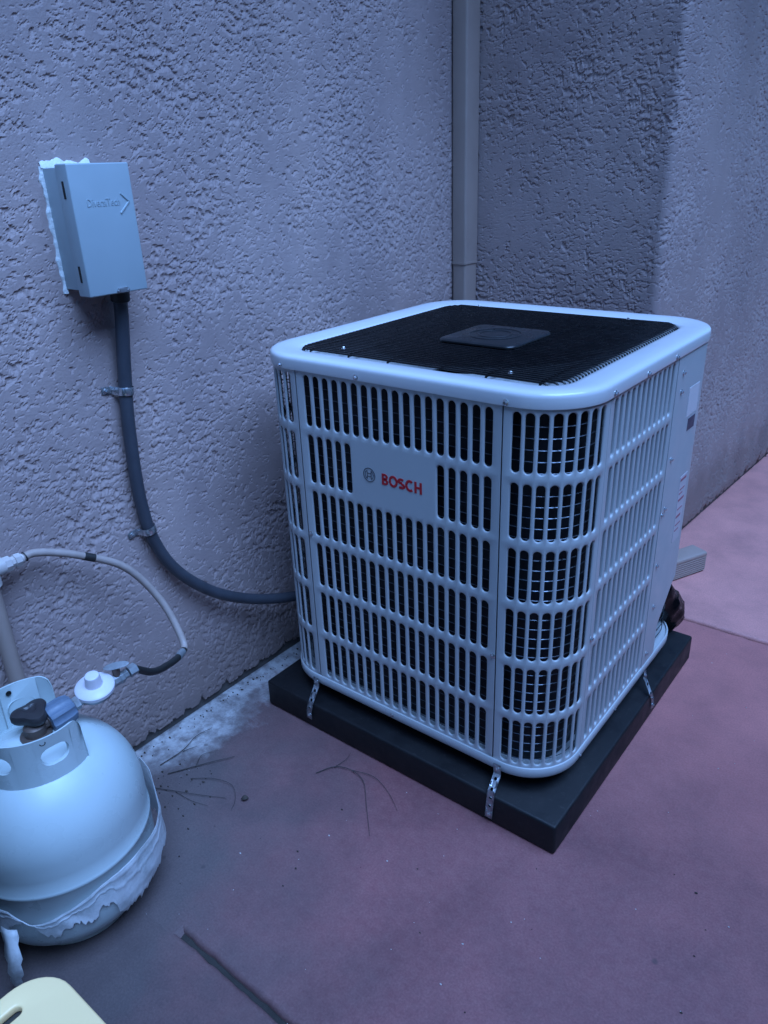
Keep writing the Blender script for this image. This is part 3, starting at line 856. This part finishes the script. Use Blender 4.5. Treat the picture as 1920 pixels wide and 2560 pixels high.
MB().add(*tube(spline([(-.085, .70, .095), (-.18, .82, .14), (-.30, .88, .20), (-.55, .95, .26), (-.80, .985, .28), (-.905, .97, .29)], 6), .026, 12)).build('insulated_pipe', M['rubber'], ls)

# ------------------------------------------------------------------ electrical box, conduit, clamps
BY0, BY1, BZ0, BZ1 = -.300, -.184, 1.058, 1.271
jb = empty('disconnect_box', (XA, (BY0 + BY1) / 2, BZ0)); tag(jb, 'pale blue grey electrical disconnect box with embossed lid on the stucco wall', 'electrical box')
XW = XA + .001
MB().add(*box(XW, XA + .070, BY0 + .004, BY1 - .004, BZ0 + .006, BZ1 - .004, .002, 2)).build('back_box', M['box'], jb)
lid = MB()
lid.add(*box(XA + .052, XA + .088, BY0, BY1 + .006, BZ0 - .004, BZ1 + .001, .0025, 3))
lidp = lid.build('lid', M['box'], jb)
for z in (BZ1 - .040, BZ0 + .035):
    MB().add(*box(XA + .066, XA + .072, BY0 - .0006, BY0 + .002, z - .014, z + .014)).build('hinge_slot', M['dark'], lidp)
MB().add(*box(XA + .0865, XA + .0905, -.242, -.222, BZ0 - .003, BZ0 + .006, .001)).build('hasp', M['zinc'], lidp)
for y in (-.2425, -.2215):
    screw((XA + .0895, y, BZ0 + .0005), (1, 0, 0), lidp, .0022)
# caulk bead round the back box
rnd = random.Random(11)
def bead(pts):
    P = []
    for a, b in zip(pts, pts[1:]):
        n = max(2, int((Vector(b) - Vector(a)).length / .006))
        for k in range(n): P.append(Vector(a).lerp(Vector(b), k / n) + Vector((rnd.uniform(-.001, .002), rnd.uniform(-.002, .002), rnd.uniform(-.002, .002))))
    P.append(Vector(pts[-1])); return tube(P, [rnd.uniform(.0022, .0050) for _ in P], 7)
def smear(pts, wid, seed):
    """flat run of caulk with frayed edges, spread on the wall along pts"""
    P = []
    for a, b in zip(pts, pts[1:]):
        n = max(2, int((Vector(b) - Vector(a)).length / .0035))
        for k in range(n): P.append(Vector(a).lerp(Vector(b), k / n))
    P.append(Vector(pts[-1])); r_ = random.Random(seed); v, f = [], []
    for i, p in enumerate(P):
        t = (P[min(i + 1, len(P) - 1)] - P[max(i - 1, 0)]).normalized(); sd = Vector((1, 0, 0)).cross(t)
        o_ = wid * (.75 + .30 * math.sin(i * .31 + seed) + .18 * math.sin(i * .83) + .22 * r_.random()); c_ = .0010 * r_.random()
        v += [p + sd * o_ + Vector((-.0045, 0, 0)), p + sd * o_ * .8 + Vector((c_, 0, 0)), p - sd * .003 + Vector((.0022 + c_, 0, 0)), p - sd * .004 + Vector((-.0045, 0, 0))]
        if i:
            b0 = 4 * (i - 1); f += [(b0 + j, b0 + j + 1, b0 + j + 5, b0 + j + 4) for j in range(3)]
    return v, f
cb = MB(); cb.add(*smear([(XA + .0050, BY0 + .003, BZ0 - .002), (XA + .0050, BY0 + .003, BZ1 - .001)], .0062, 3))
cb.add(*smear([(XA + .0050, BY0 + .001, BZ1 - .001), (XA + .0050, BY1 - .018, BZ1 - .001)], .012, 5))
cb.build('caulk_bead', M['caulk'], jb, 60)
# embossed lettering and chevron on the lid
cu = bpy.data.curves.new('lettering', 'FONT'); cu.body = 'DiversiTech'; cu.size = .0185; cu.extrude = .0005; cu.offset = .0001
cu.bevel_depth = .0002; cu.resolution_u = 2
to = bpy.data.objects.new('lettering_source', cu); COL.objects.link(to)
bpy.context.view_layer.update()
me = bpy.data.meshes.new_from_object(to.evaluated_get(bpy.context.evaluated_depsgraph_get()))
wd = max(v.co.x for v in me.vertices)
for v in me.vertices:
    x, y, z = v.co; v.co = (XA + .0880 + z - jb.location.x, -.274 + x * (.066 / wd) - jb.location.y, 1.203 + y - .0 - jb.location.z)
me.materials.clear(); me.materials.append(M['box'])
bpy.data.objects.remove(to)
eo = bpy.data.objects.new('embossed_lettering', me); COL.objects.link(eo); eo.parent = lidp
eo.matrix_parent_inverse = Matrix(); eo.location = Vector(jb.location) - Vector(parent_world(lidp))
ch = MB()
for a, b in (((XA + .0880, -.2045, 1.2225), (XA + .0880, -.1885, 1.2085)), ((XA + .0880, -.1885, 1.2085), (XA + .0880, -.2095, 1.1895))):
    ch.add(*tube([a, b], .0019, 6))
ch.build('embossed_chevron', M['box'], lidp)

cd = empty('conduit', (XA + .03, -.20, .2)); tag(cd, 'dark grey flexible conduit curving from the wall box down to the condenser', 'conduit')
cpts = spline([(XA + .040, -.209, 1.060), (XA + .033, -.210, 1.00), (XA + .026, -.220, .90), (XA + .024, -.231, .80), (XA + .022, -.236, .68), (XA + .022, -.234, .60), (XA + .022, -.224, .530),
               (XA + .024, -.196, .455), (XA + .030, -.150, .388), (XA + .040, -.085, .325), (XA + .055, -.01, .278), (XA + .075, .06, .250), (XA + .105, .14, .232), (XA + .150, .20, .225)], 7)
MB().add(*tube(cpts, .0135, 14)).build('flexible_tube', M['conduit'], cd, 80)
MB().add(*lathe([(.017, 0), (.021, .001), (.021, .012), (.018, .013), (.018, .030), (.015, .032)], 12, axis=(-.1, 0, -1), at=(XA + .041, -.209, 1.063))).build('connector', M['rubber'], cd)
def clamp(i, label):
    p = cpts[i]; t = (cpts[i + 1] - cpts[i - 1]).normalized(); root = empty('pipe_clamp', (XA, p.y, p.z)); tag(root, label, 'clamp', 'zinc one hole clamps on the conduit')
    sd = Vector((1, 0, 0)).cross(t).normalized()
    if sd.y > 0: sd = -sd
    prof = []
    for k in range(15):
        a = PI * k / 14 * 1.1 - .15; prof.append(p + Vector((1, 0, 0)) * math.sin(a) * .0150 + sd * -math.cos(a) * .0150)
    e = prof[-1]; prof += [e + Vector((XA + .005 - e.x, 0, 0)) * .7 + sd * .002, Vector((XA + .0055, e.y, e.z)) + sd * .006, Vector((XA + .0055, e.y, e.z)) + sd * .026]
    v, f = [], []
    for q in prof:
        for w_ in (-.0075, -.005, .005, .0075): v.append(q + t * w_ + Vector((.0012 if abs(w_) < .006 else 0, 0, 0)))
    f = [(4 * k + j, 4 * k + j + 1, 4 * k + j + 5, 4 * k + j + 4) for k in range(len(prof) - 1) for j in range(3)]
    v2 = [q + (Vector(p) - Vector(q)).normalized() * -.0014 for q in v]
    mb = MB(); mb.add(v, f); mb.add(v2, f); mb.build('clamp_band', M['galv'], root, 40, weld=False)
    screw(prof[-1] + Vector((.0012, 0, 0)) - sd * .009, (1, 0, 0), root, .0042)
near = lambda z: min(range(len(cpts)), key=lambda i: abs(cpts[i].z - z) + (0 if i else 9))
clamp(near(.853), 'shiny zinc clamp on the straight upper run of the dark grey conduit')
clamp(near(.552), 'shiny zinc clamp just above the bend of the dark grey conduit')

# ------------------------------------------------------------------ gas riser and stub
gp = empty('gas_pipe', (XA + .03, -.585, 0)); tag(gp, 'tan painted gas riser pipe with white fittings beside the stucco wall', 'gas pipe')
RX, RY = XA + .035, -.578
MB().add(*tube([(RX, RY, .001), (RX, RY, .30), (RX, RY, .592)], .0150, 16)).build('riser', M['tan'], gp)
MB().add(*lathe([(.017, 0), (.0215, .003), (.0215, .022), (.018, .026)], 16, at=(RX, RY, .575))).build('coupling', M['white'], gp)
elb = spline([(RX, RY, .592), (RX, RY + .004, .603), (RX, RY + .014, .607), (RX, RY + .032, .607)], 5)
MB().add(*tube(elb, .0165, 14)).build('elbow', M['white'], gp, 60)
MB().add(*lathe([(.010, -.002), (.0155, 0), (.0155, .014), (.011, .016), (.011, .022), (.0135, .023), (.0135, .034), (.010, .036)], 8, axis=(0, 1, -.02), at=(RX, RY + .030, .607))).build('hex_fitting', M['white'], gp, 30)

# ------------------------------------------------------------------ gas bottle
TX, TY = -.650, -.650
tk = empty('propane_tank', (TX, TY, 0)); tag(tk, 'white steel propane tank with perforated collar standing on the slab by the wall', 'gas tank')
prof = [(0, .012), (.060, .014), (.100, .022), (.125, .034), (.142, .052), (.151, .074), (.1545, .098), (.155, .130), (.155, .176), (.1565, .1785), (.1572, .182), (.1565, .1855), (.155, .188),
        (.155, .215)] + [(.155 * math.cos(t), .240 + .150 * math.sin(t)) for t in np.linspace(.02, 1.5, 18)] + [(0, .390)]
MB().add(*lathe(prof, 96, at=(TX, TY, 0))).build('body', M['tank'], tk, 60)
MB().add(*lathe([(.100, .001), (.104, .001), (.104, .030), (.112, .033), (.100, .040), (.098, .03)], 64, at=(TX, TY, 0))).build('foot_ring', M['tank_band'], tk)
# collar: sheet rolled to a cylinder, open where the hose leaves, with hand holes
CR, CZ0, CZ1 = .092, .330, .444
A0, A1 = math.radians(-231), math.radians(26)      # the rest of the circle is the opening for the hose
def collar_top(u):
    t = min(u - A0, A1 - u); base = CZ1
    k = math.radians(13)
    if t < k: base -= .022 * (1 - math.sqrt(max(0, 1 - (1 - t / k) ** 2)))
    return base
def mp_col(u, v, d):
    t = min(u - A0, A1 - u)
    z = CZ0 + (collar_top(u) - CZ0) * v
    r = CR - d + .006 * (1 - v) ** 3 + (.002 if v > .985 else 0)
    return (TX + r * math.cos(u), TY + r * math.sin(u), z)
cl = MB(); deg = math.radians
def hv(z): return (z - CZ0) / (CZ1 - CZ0)
hol = [(-6.5, hv(.404), 14.5, .145), (-64, hv(.404), 14.5, .145), (-196, hv(.396), 16, .150), (-130, hv(.400), 15, .145)]
marks = sorted([26, 20, 14] + [b for h in hol for b in (h[0] - h[2] - 4, h[0] + h[2] + 4)] + [-231, -222, -216])
hmap = {(h[0] - h[2] - 4): h for h in hol}
for a, b in zip(marks, marks[1:]):
    if a in hmap:
        h = hmap[a]; SCL = 1 / (CZ1 - CZ0) * CR           # keep hole ends round: work in arc units
        def mp_h(u, v, d, SCL=SCL): return mp_col(u, v * SCL, d)
        cell(cl, mp_h, math.radians(a), math.radians(b), 0, 1 / SCL, (math.radians(h[0]), h[1] / SCL, math.radians(h[2]), h[3] / SCL), .003, .0006 / CR, 8)
    else:
        n = max(1, int((b - a) / 4))
        for k in range(n):
            u0, u1 = math.radians(a + (b - a) * k / n), math.radians(a + (b - a) * (k + 1) / n)
            cl.add([mp_col(u0, 0, 0), mp_col(u1, 0, 0), mp_col(u1, .5, 0), mp_col(u0, .5, 0), mp_col(u1, 1, 0), mp_col(u0, 1, 0)], [(0, 1, 2, 3), (3, 2, 4, 5)])
# inner skin and rolled rim
na = 120
IH = [(math.radians(h[0]), h[1], math.radians(h[2]), h[3]) for h in hol]
for a, b in zip(marks, marks[1:]):
    if a in hmap:
        h = hmap[a]; SCL = 1 / (CZ1 - CZ0) * CR
        def mp_i(u, v, d, SCL=SCL): return mp_col(u, v * SCL, .003 - d * .1)
        cell(cl, mp_i, math.radians(a), math.radians(b), 0, 1 / SCL, (math.radians(h[0]), h[1] / SCL, math.radians(h[2]), h[3] / SCL), .0005, .0003 / CR, 8)
    else:
        n = max(1, int((b - a) / 4))
        for k in range(n):
            u0, u1 = math.radians(a + (b - a) * k / n), math.radians(a + (b - a) * (k + 1) / n)
            cl.add([mp_col(u0, 0, .003), mp_col(u1, 0, .003), mp_col(u1, 1, .003), mp_col(u0, 1, .003)], [(0, 1, 2, 3)])
for i in range(na):
    u0, u1 = A0 + (A1 - A0) * i / na, A0 + (A1 - A0) * (i + 1) / na
    cl.add([mp_col(u0, 1, 0), mp_col(u1, 1, 0), mp_col(u1, 1, .003), mp_col(u0, 1, .003)], [(0, 1, 2, 3)])
for u in (A0, A1): cl.add([mp_col(u, 0, 0), mp_col(u, 1, 0), mp_col(u, 1, .003), mp_col(u, 0, .003)], [(0, 1, 2, 3)])
cl.build('collar', M['tank'], tk, 40)
for a, z in ((-16, .435), (-186, .431)):
    c_, s_ = math.cos(math.radians(a)), math.sin(math.radians(a))
    MB().add(*lathe([(.0042, -.0008), (.0050, .0006), (.0035, .0008), (.0032, -.001)], 12, axis=(c_, s_, 0) if a == -16 else (-c_, -s_, 0), at=(TX + (CR + .0005 if a == -16 else CR - .0042) * c_, TY + (CR + .0005 if a == -16 else CR - .0042) * s_, z))).build('rivet_hole', M['dark'], tk)
# valve with star knob
vx, vy = TX + .002, TY + .002
vb = MB().add(*lathe([(.024, .386), (.026, .388), (.026, .392), (.018, .393), (.018, .408), (.016, .410), (.010, .412), (.010, .420)], 20, at=(vx, vy, 0)))
OUT = Vector((.06, 1, .09)).normalized()          # outlet points towards the regulator
vb.add(*lathe([(.010, 0), (.010, .022), (.014, .023), (.014, .030)], 20, axis=OUT, at=(vx, vy, .401)))
valve = vb.build('valve', M['brass'], tk, 40)
kv = []; kp = [(.0, .413), (.014, .414), (.026, .416), (.028, .420), (.028, .428), (.026, .432), (.012, .435), (.008, .432), (0, .432)]
v, f = lathe(kp, 60, at=(0, 0, 0)); v = [Vector((p.x * (1 + .20 * math.cos(3 * math.atan2(p.y, p.x))), p.y * (1 + .20 * math.cos(3 * math.atan2(p.y, p.x))), p.z)) for p in v]
MB().add([p + Vector((vx - .012, vy + .006, 0)) for p in v], f).build('knob', M['knob'], valve, 40)

# ------------------------------------------------------------------ regulator with its big coupling nut and lever tap
rg = empty('gas_regulator', (TX + .03, TY + .11, .40)); tag(rg, 'pale round gas regulator with ribbed coupling nut screwed to the tank valve', 'regulator')
b0 = Vector((vx, vy, .401)) + OUT * .024
v, f = lathe([(.017, 0), (.0235, .001), (.0255, .006), (.0255, .032), (.022, .044), (.016, .046)], 48, axis=OUT, at=b0)
c_ax = b0
v = [b0 + OUT * (p - b0).dot(OUT) + ((p - b0) - OUT * (p - b0).dot(OUT)) * (1 + .05 * (1 if (i % 48) % 6 < 3 else -1)) for i, p in enumerate(map(Vector, v))]
MB().add(v, f).build('coupling_nut', M['nut'], rg, 30)
MB().add(*lathe([(.009, 0), (.012, .003), (.012, .012), (.009, .014), (.009, .030)], 6, axis=OUT, at=b0 + OUT * .045)).build('inlet_stem', M['alu'], rg, 20)
rc = b0 + OUT * .092 + Vector((-.002, 0, .004)); KS = .86
UP = (Vector((.16, -.10, 1))).normalized()
MB().add(*lathe([(r_ * KS, z_) for r_, z_ in [(.0, -.024), (.018, -.024), (.026, -.017), (.036, -.008), (.037, -.002), (.030, .0)]], 40, axis=UP, at=rc)).build('body', M['alu'], rg, 40)
MB().add(*lathe([(r_ * KS, z_) for r_, z_ in [(.038, -.002), (.040, .0), (.040, .006), (.0375, .0085), (.022, .0115), (.0180, .0125), (.0165, .016), (.0155, .030), (.0140, .0335), (.0100, .035), (0, .0352)]], 48, axis=UP, at=rc)).build('dome', M['regul'], rg, 40)
oc = rc - UP * .010 + OUT * .026
MB().add(*lathe([(.011, 0), (.011, .020), (.012, .021), (.012, .028), (.009, .030), (.009, .038)], 8, axis=OUT, at=oc)).build('outlet', M['alu'], rg, 25)
lv = oc + OUT * .018 + Vector((0, 0, .012))
tap = MB().add(*lathe([(.007, -.006), (.007, .012), (.005, .014)], 12, at=lv)).build('tap_stem', M['brass'], rg)
lvf, ff_ = lathe([(0, -.0015), (.0215, -.001), (.023, 0), (.0215, .001), (0, .0018)], 28)
mL = Matrix.Translation(lv + Vector((.001, .002, .017))) @ Matrix.Rotation(math.radians(60), 4, 'Z') @ Matrix.Rotation(math.radians(8), 4, 'X') @ Matrix.Diagonal((1, .42, 1, 1))
MB().add([mL @ Vector(p) for p in lvf], ff_).build('lever', M['alu'], tap)

# ------------------------------------------------------------------ hose between riser and regulator
hs = empty('gas_hose', (-.80, -.35, .3)); tag(hs, 'thin gas hose looping from the tan riser down to the regulator', 'hose')
he = oc + OUT * .036
hp_ = spline([(RX, RY + .062, .606), (-.853, -.480, .606), (-.840, -.409, .573), (-.820, -.327, .514), (-.795, -.275, .416), (-.748, -.270, .328), (-.722, -.300, .322), (-.690, -.350, .340), (-.655, -.408, .372), tuple(he + OUT * .018 + Vector((0, 0, -.001)))], 9)
nh_ = len(hp_); k1, k2, k3 = int(nh_ * .60), int(nh_ * .62), int(nh_ * .70)
MB().add(*tube(hp_[:k1 + 1], .0078, 12)).build('painted_length', M['hose'], hs, 80)
MB().add(*tube(hp_[k1:], .0072, 12)).build('bare_length', M['rubber'], hs, 80)
MB().add(*tube(hp_[k2 + 1:k3], .0082, 12)).build('crimp_sleeve', M['alu'], hs, 80)
MB().add(*tube(hp_[19:22], .0084, 12)).build('tape_mark', M['rubber'], hs, 80)
MB().add(*tube(hp_[1:3], .0095, 12)).build('crimp_sleeve', M['white'], hs, 40)
MB().add(*tube(hp_[3:4] + [hp_[3].lerp(hp_[4], .6)], .0100, 12)).build('clip_ring', M['rubber'], hs, 40)
MB().add(*lathe([(.008, 0), (.0115, .001), (.0115, .016), (.008, .018)], 6, axis=OUT, at=he + OUT * .004)).build('end_fitting', M['alu'], hs, 25)

# ------------------------------------------------------------------ torn film round the lower half of the tank
up_ = [(-120, .15), (-95, .152), (-80, .160), (-63, .158), (-56, .140), (-51, .129), (-44, .131), (-29.5, .143), (-20, .155), (-9, .164), (6.6, .167), (20, .165), (42, .163), (52, .175), (60, .205), (66, .232), (80, .235), (100, .215), (130, .20)]
lo_ = [(-120, .10), (-95, .09), (-80, .10), (-70, .112), (-63, .122), (-56, .134), (-53, .126), (-48, .118), (-44, .105), (-41, .094), (-34, .101), (-29, .109), (-24, .100), (-20, .102), (-16, .098), (-13.8, .104), (-11, .120), (-8.4, .119), (-5, .112), (-2.3, .095), (-1, .070), (1, .069), (6, .066), (13.5, .063), (22, .058), (35, .072), (48, .093), (60, .105), (80, .11), (100, .10), (130, .11)]
ths = np.arange(-118, 128, 1.0)
ux, uy = zip(*up_); lx, ly = zip(*lo_)
ut = np.interp(ths, ux, uy); lt = np.interp(ths, lx, ly) + np.array([fbm2(np.array([t * .22]), np.array([3.3]), 5, .75, 8)[0] for t in ths]) * .010
nv2 = 30; v, f = [], []
def tank_r(z): return float(np.interp(z, [.034, .052, .074, .098, .13, .225, .247, .268], [.125, .142, .151, .1545, .155, .155, .1535, .149]))
for i, t in enumerate(ths):
    for k in range(nv2):
        w_ = k / (nv2 - 1); z = lt[i] + (ut[i] - lt[i]) * w_
        bul = .002 + .011 * math.exp(-((t - 58) / 24) ** 2) * (1 - w_ * .3)
        wr = fbm2(np.array([t * .022 + z * 3]), np.array([z * 7 - t * .012]), 2, .5, 21)[0] * .0040
        fold = .0012 * max(0, math.cos((w_ - .90) * 26)) ** 2 * (1 if w_ > .62 else 0) + .0010 * max(0, math.sin(t * .12 + z * 45)) ** 6
        r = tank_r(z) + .003 + bul + abs(wr) + fold
        v.append((TX + r * math.cos(math.radians(t)), TY + r * math.sin(math.radians(t)), z))
for i in range(len(ths) - 1):
    for k in range(nv2 - 1): f.append((i * nv2 + k, (i + 1) * nv2 + k, (i + 1) * nv2 + k + 1, i * nv2 + k + 1))
fo = MB().add(v, f)
# strip that hangs free at the side
hv, hf = [], []
for k in range(12):
    w_ = k / 11; t = -66 + 5 * math.sin(w_ * 3); z = .118 - .112 * w_; r = .162 + .022 * math.sin(w_ * 2.6) + .01 * w_
    hw = math.radians(5.5 * (1 - .45 * w_) + .8 * math.sin(k * 2.1))
    for j in (-1, 0, 1):
        a = math.radians(t) + hw * j; rr_ = r + (.003 if j == 0 else 0); hv.append((TX + rr_ * math.cos(a), TY + rr_ * math.sin(a), z))
    if k:
        b = (k - 1) * 3; hf += [(b, b + 1, b + 4, b + 3), (b + 1, b + 2, b + 5, b + 4)]
fo.add(hv, hf)
fobj = fo.build('plastic_wrap', M['film'], None, 80)
md = fobj.modifiers.new('thickness', 'SOLIDIFY'); md.thickness = .0004
tag(fobj, 'torn white plastic wrap hanging round the lower half of the propane tank', 'plastic wrap')

# ------------------------------------------------------------------ cream board on an unseen added table that also shades the slab
BX0, BX1, BYA, BYB, BZ = -.243, .020, -1.200, -.856, .400
bo = []
for k, (cx, cy) in enumerate(((BX1 - .05, BYA + .05), (BX1 - .05, BYB - .05), (BX0 + .05, BYB - .05), (BX0 + .05, BYA + .05))):
    for i in range(10):
        a = math.radians(-90 + 90 * k + 10 * i); bo.append((cx + .05 * math.cos(a), cy + .05 * math.sin(a)))
bm = bmesh.new()
vs = [bm.verts.new((x, y, 0)) for x, y in bo]
sl = []
for k in range(24):
    a = 2 * PI * k / 24; sl.append(bm.verts.new((-.2140 + .0065 * math.cos(a), -.955 + (.044 if math.sin(a) >= 0 else -.044) + .0065 * math.sin(a), 0)))
ed = [bm.edges.new((vs[i], vs[(i + 1) % len(vs)])) for i in range(len(vs))] + [bm.edges.new((sl[i], sl[(i + 1) % 24])) for i in range(24)]
bmesh.ops.triangle_fill(bm, use_beauty=True, edges=ed)
r = bmesh.ops.extrude_face_region(bm, geom=list(bm.faces))
for e in r['geom']:
    if isinstance(e, bmesh.types.BMVert): e.co.z = -.012
bmesh.ops.recalc_face_normals(bm, faces=bm.faces)
rim_e = [e for e in bm.edges if len(e.link_faces) == 2 and e.calc_face_angle() > 1.2]
bmesh.ops.bevel(bm, geom=rim_e, offset=.003, segments=3, affect='EDGES', profile=.5)
bme = bpy.data.meshes.new('cutting_board'); bm.to_mesh(bme); bm.free()
bme.shade_smooth(); bme.set_sharp_from_angle(angle=math.radians(40)); bme.materials.append(M['cream'])
board = bpy.data.objects.new('cutting_board', bme); COL.objects.link(board); board.location = (0, 0, BZ)
tag(board, 'cream plastic board with a rounded corner and a slot handle', 'board')
tb = empty('added_table', (-.10, -1.05, 0)); tag(tb, 'added unseen low dark table under the cream plastic board', 'table')
MB().add(*box(-.225, .30, -1.45, -.880, BZ - .034, BZ - .0125, .003)).build('table_top', M['tabl'], tb)
for x in (-.19, .27):
    for y in (-1.42, -.915): MB().add(*box(x - .015, x + .015, y - .015, y + .015, .001, BZ - .035)).build('leg', M['tabl'], tb)

# ------------------------------------------------------------------ twigs, crumbs and specks on the slab
def twig(label, pts, r, branches=()):
    o = MB(); r *= .6; P = spline(pts, 5); o.add(*tube(P, [r * (1 - .6 * i / len(P)) for i in range(len(P))], 6))
    for b in branches:
        Q = spline(b, 4); o.add(*tube(Q, [r * .7 * (1 - .7 * i / len(Q)) for i in range(len(Q))], 5))
    return tag(o.build('twig', M['twig'], None, 80), label, 'twig', 'dry twigs lying on the slab')
z = .003
twig('long forked twig lying beside the front edge of the black pad', [(-.500, -.150, z), (-.478, -.112, z + .002), (-.440, -.098, z + .003), (-.395, -.108, z + .002), (-.345, -.158, z), (-.290, -.215, z)], .0018,
     [[(-.440, -.098, z + .003), (-.385, -.083, z + .002), (-.330, -.100, z), (-.285, -.128, z)], [(-.478, -.112, z), (-.470, -.080, z + .004), (-.474, -.058, z + .006)]])
twig('straight twig with buds on the pale strip at the foot of the wall', [(-.775, -.352, z), (-.740, -.300, z + .002), (-.715, -.262, z + .003), (-.690, -.225, z + .002)], .0024, [[(-.740, -.300, z), (-.755, -.270, z + .004), (-.748, -.245, z)]])
twig('thin upright looking twig nearest the wall on the pale strip', [(-.812, -.345, z), (-.806, -.285, z + .003), (-.818, -.235, z + .004), (-.812, -.190, z + .002)], .0020, [[(-.806, -.285, z), (-.790, -.255, z + .003)]])
twig('curved wiry twig in the dirt right of the propane tank', [(-.720, -.330, z), (-.672, -.300, z + .003), (-.625, -.290, z + .003), (-.590, -.312, z), (-.573, -.340, z)], .0013)
twig('thin straight twig pointing at the propane tank', [(-.770, -.400, z), (-.715, -.376, z + .002), (-.660, -.350, z + .002), (-.610, -.322, z)], .0016, [[(-.715, -.376, z), (-.665, -.372, z), (-.625, -.360, z)]])
rnd = random.Random(23)
def crumbs(name, n, region, size, mat, label, cat):
    o = MB()
    k = 0
    while k < n:
        x, y = region(); r = rnd.uniform(*size)
        if PX0 - .01 < x < PX1 + .01 and PY0 - .01 < y < PY1 + .01: continue
        if math.hypot(x - TX, y - TY) < .13 or x < XA + .01: continue
        k += 1
        v = []; a0 = rnd.uniform(0, 6)
        for zz, s in ((0.0002, .8), (r * .5, 1.0), (r * .9, .5)):
            for j in range(5): a = a0 + 2 * PI * j / 5; q = r * s * rnd.uniform(.6, 1.2); v.append((x + q * math.cos(a), y + q * math.sin(a) * .7, zz))
        f = [(i * 5 + j, i * 5 + (j + 1) % 5, (i + 1) * 5 + (j + 1) % 5, (i + 1) * 5 + j) for i in range(2) for j in range(5)] + [(10, 11, 12, 13, 14), (4, 3, 2, 1, 0)]
        o.add(v, f)
    return tag(o.build(name, mat, None, weld=False), label, cat, None, 'stuff')
crumbs('leaf_litter', 55, lambda: (rnd.gauss(-.74, .06), rnd.gauss(-.37, .05)), (.0008, .0040), M['litter'], 'dark crumbled leaf litter scattered on the slab by the wall and tank', 'litter')
crumbs('leaf_litter', 70, lambda: (XA + .010 + abs(rnd.gauss(0, .012)), rnd.uniform(-.5, .3)), (.001, .004), M['litter'], 'dark litter gathered along the foot of the long stucco wall', 'litter')
crumbs('stucco_chips', 60, lambda: (rnd.uniform(-.86, .35), rnd.uniform(-.62, .9)), (.0008, .0024), M['chip'], 'tiny pale chips of stucco sprinkled over the red slab', 'chips')
crumbs('dark_specks', 22, lambda: (rnd.uniform(-.6, .4), rnd.uniform(-.55, .3)), (.001, .0032), M['litter'], 'small dark specks of grit dotted over the red slab', 'grit')
def leaf(label, x, y, z, L, w, rz, tilt=0.2, mat='leaf'):
    v, f = [], []
    m = Matrix.Translation((x, y, z)) @ Matrix.Rotation(rz, 4, 'Z') @ Matrix.Rotation(tilt, 4, 'X')
    for i in range(7):
        t = i / 6; h = w * math.sin(PI * min(1, t * .92 + .04)) ** .8
        for j in (-1, 0, 1): v.append(m @ Vector((L * (t - .5), h * j / 2, .002 * abs(j) + .004 * math.sin(PI * t))))
    f = [(3 * i + j, 3 * i + j + 1, 3 * i + j + 4, 3 * i + j + 3) for i in range(6) for j in (0, 1)]
    o = MB().add(v, f).build('dry_leaf', M[mat], None)
    md = o.modifiers.new('thickness', 'SOLIDIFY'); md.thickness = .0006
    return tag(o, label, 'leaf')
leaf('dry brown leaf lying on the slab behind the regulator', -.845, -.455, .004, .050, .016, .5)
leaf('small dark leaf scrap on the bare slab beyond the twigs', -.573, -.299, .003, .016, .012, .8, .2, 'litter')

# ------------------------------------------------------------------ unseen barbecue, added to shade the tank and the slab near it
gr = empty('unseen_grill', (-.585, -1.18, 0)); tag(gr, 'added unseen dark gas grill on a cart, shading the propane tank', 'grill')
gx0, gx1, gy0, gy1 = -.86, -.31, -1.44, -.925
MB().add(*box(gx0, gx1, gy0, gy1, .12, .78, .012)).build('cart_body', M['grill'], gr)
for x in (gx0 + .145, gx1 - .145): 
    d_ = MB().add(*box(x - .133, x + .133, gy1, gy1 + .014, .16, .74, .004)).build('door', M['grill'], gr)
    MB().add(*tube([(x - .10, gy1 + .012, .69), (x - .10, gy1 + .034, .69), (x + .10, gy1 + .034, .69), (x + .10, gy1 + .012, .69)], .006, 8)).build('handle', M['zinc'], d_)
hood = [(gy0 + .01, .79), (gy0 + .01, .90)] + [((gy0 + gy1) / 2 - .24 * math.cos(t), .92 + .22 * math.sin(t)) for t in np.linspace(0, PI, 13)] + [(gy1 - .01, .90), (gy1 - .01, .79)]
v = [(gx0 + .02, y, z) for y, z in hood] + [(gx1 - .02, y, z) for y, z in hood]; n = len(hood)
MB().add(v, [(k, k + 1, n + k + 1, n + k) for k in range(n - 1)] + [tuple(range(n)), tuple(n + k for k in range(n)), (0, n, 2 * n - 1, n - 1)]).build('hood', M['grill'], gr, 40)
for x in (gx0 + .06, gx1 - .06):
    for y in (gy0 + .06, gy1 - .06): MB().add(*lathe([(.0, -.014), (.048, -.014), (.055, -.008), (.055, .008), (.048, .014), (0, .014)], 20, axis=(1, 0, 0), at=(x, y, .056))).build('wheel', M['rubber'], gr); MB().add(*box(x - .02, x + .02, y - .006, y + .006, .07, .125)).build('caster_fork', M['zinc'], gr)
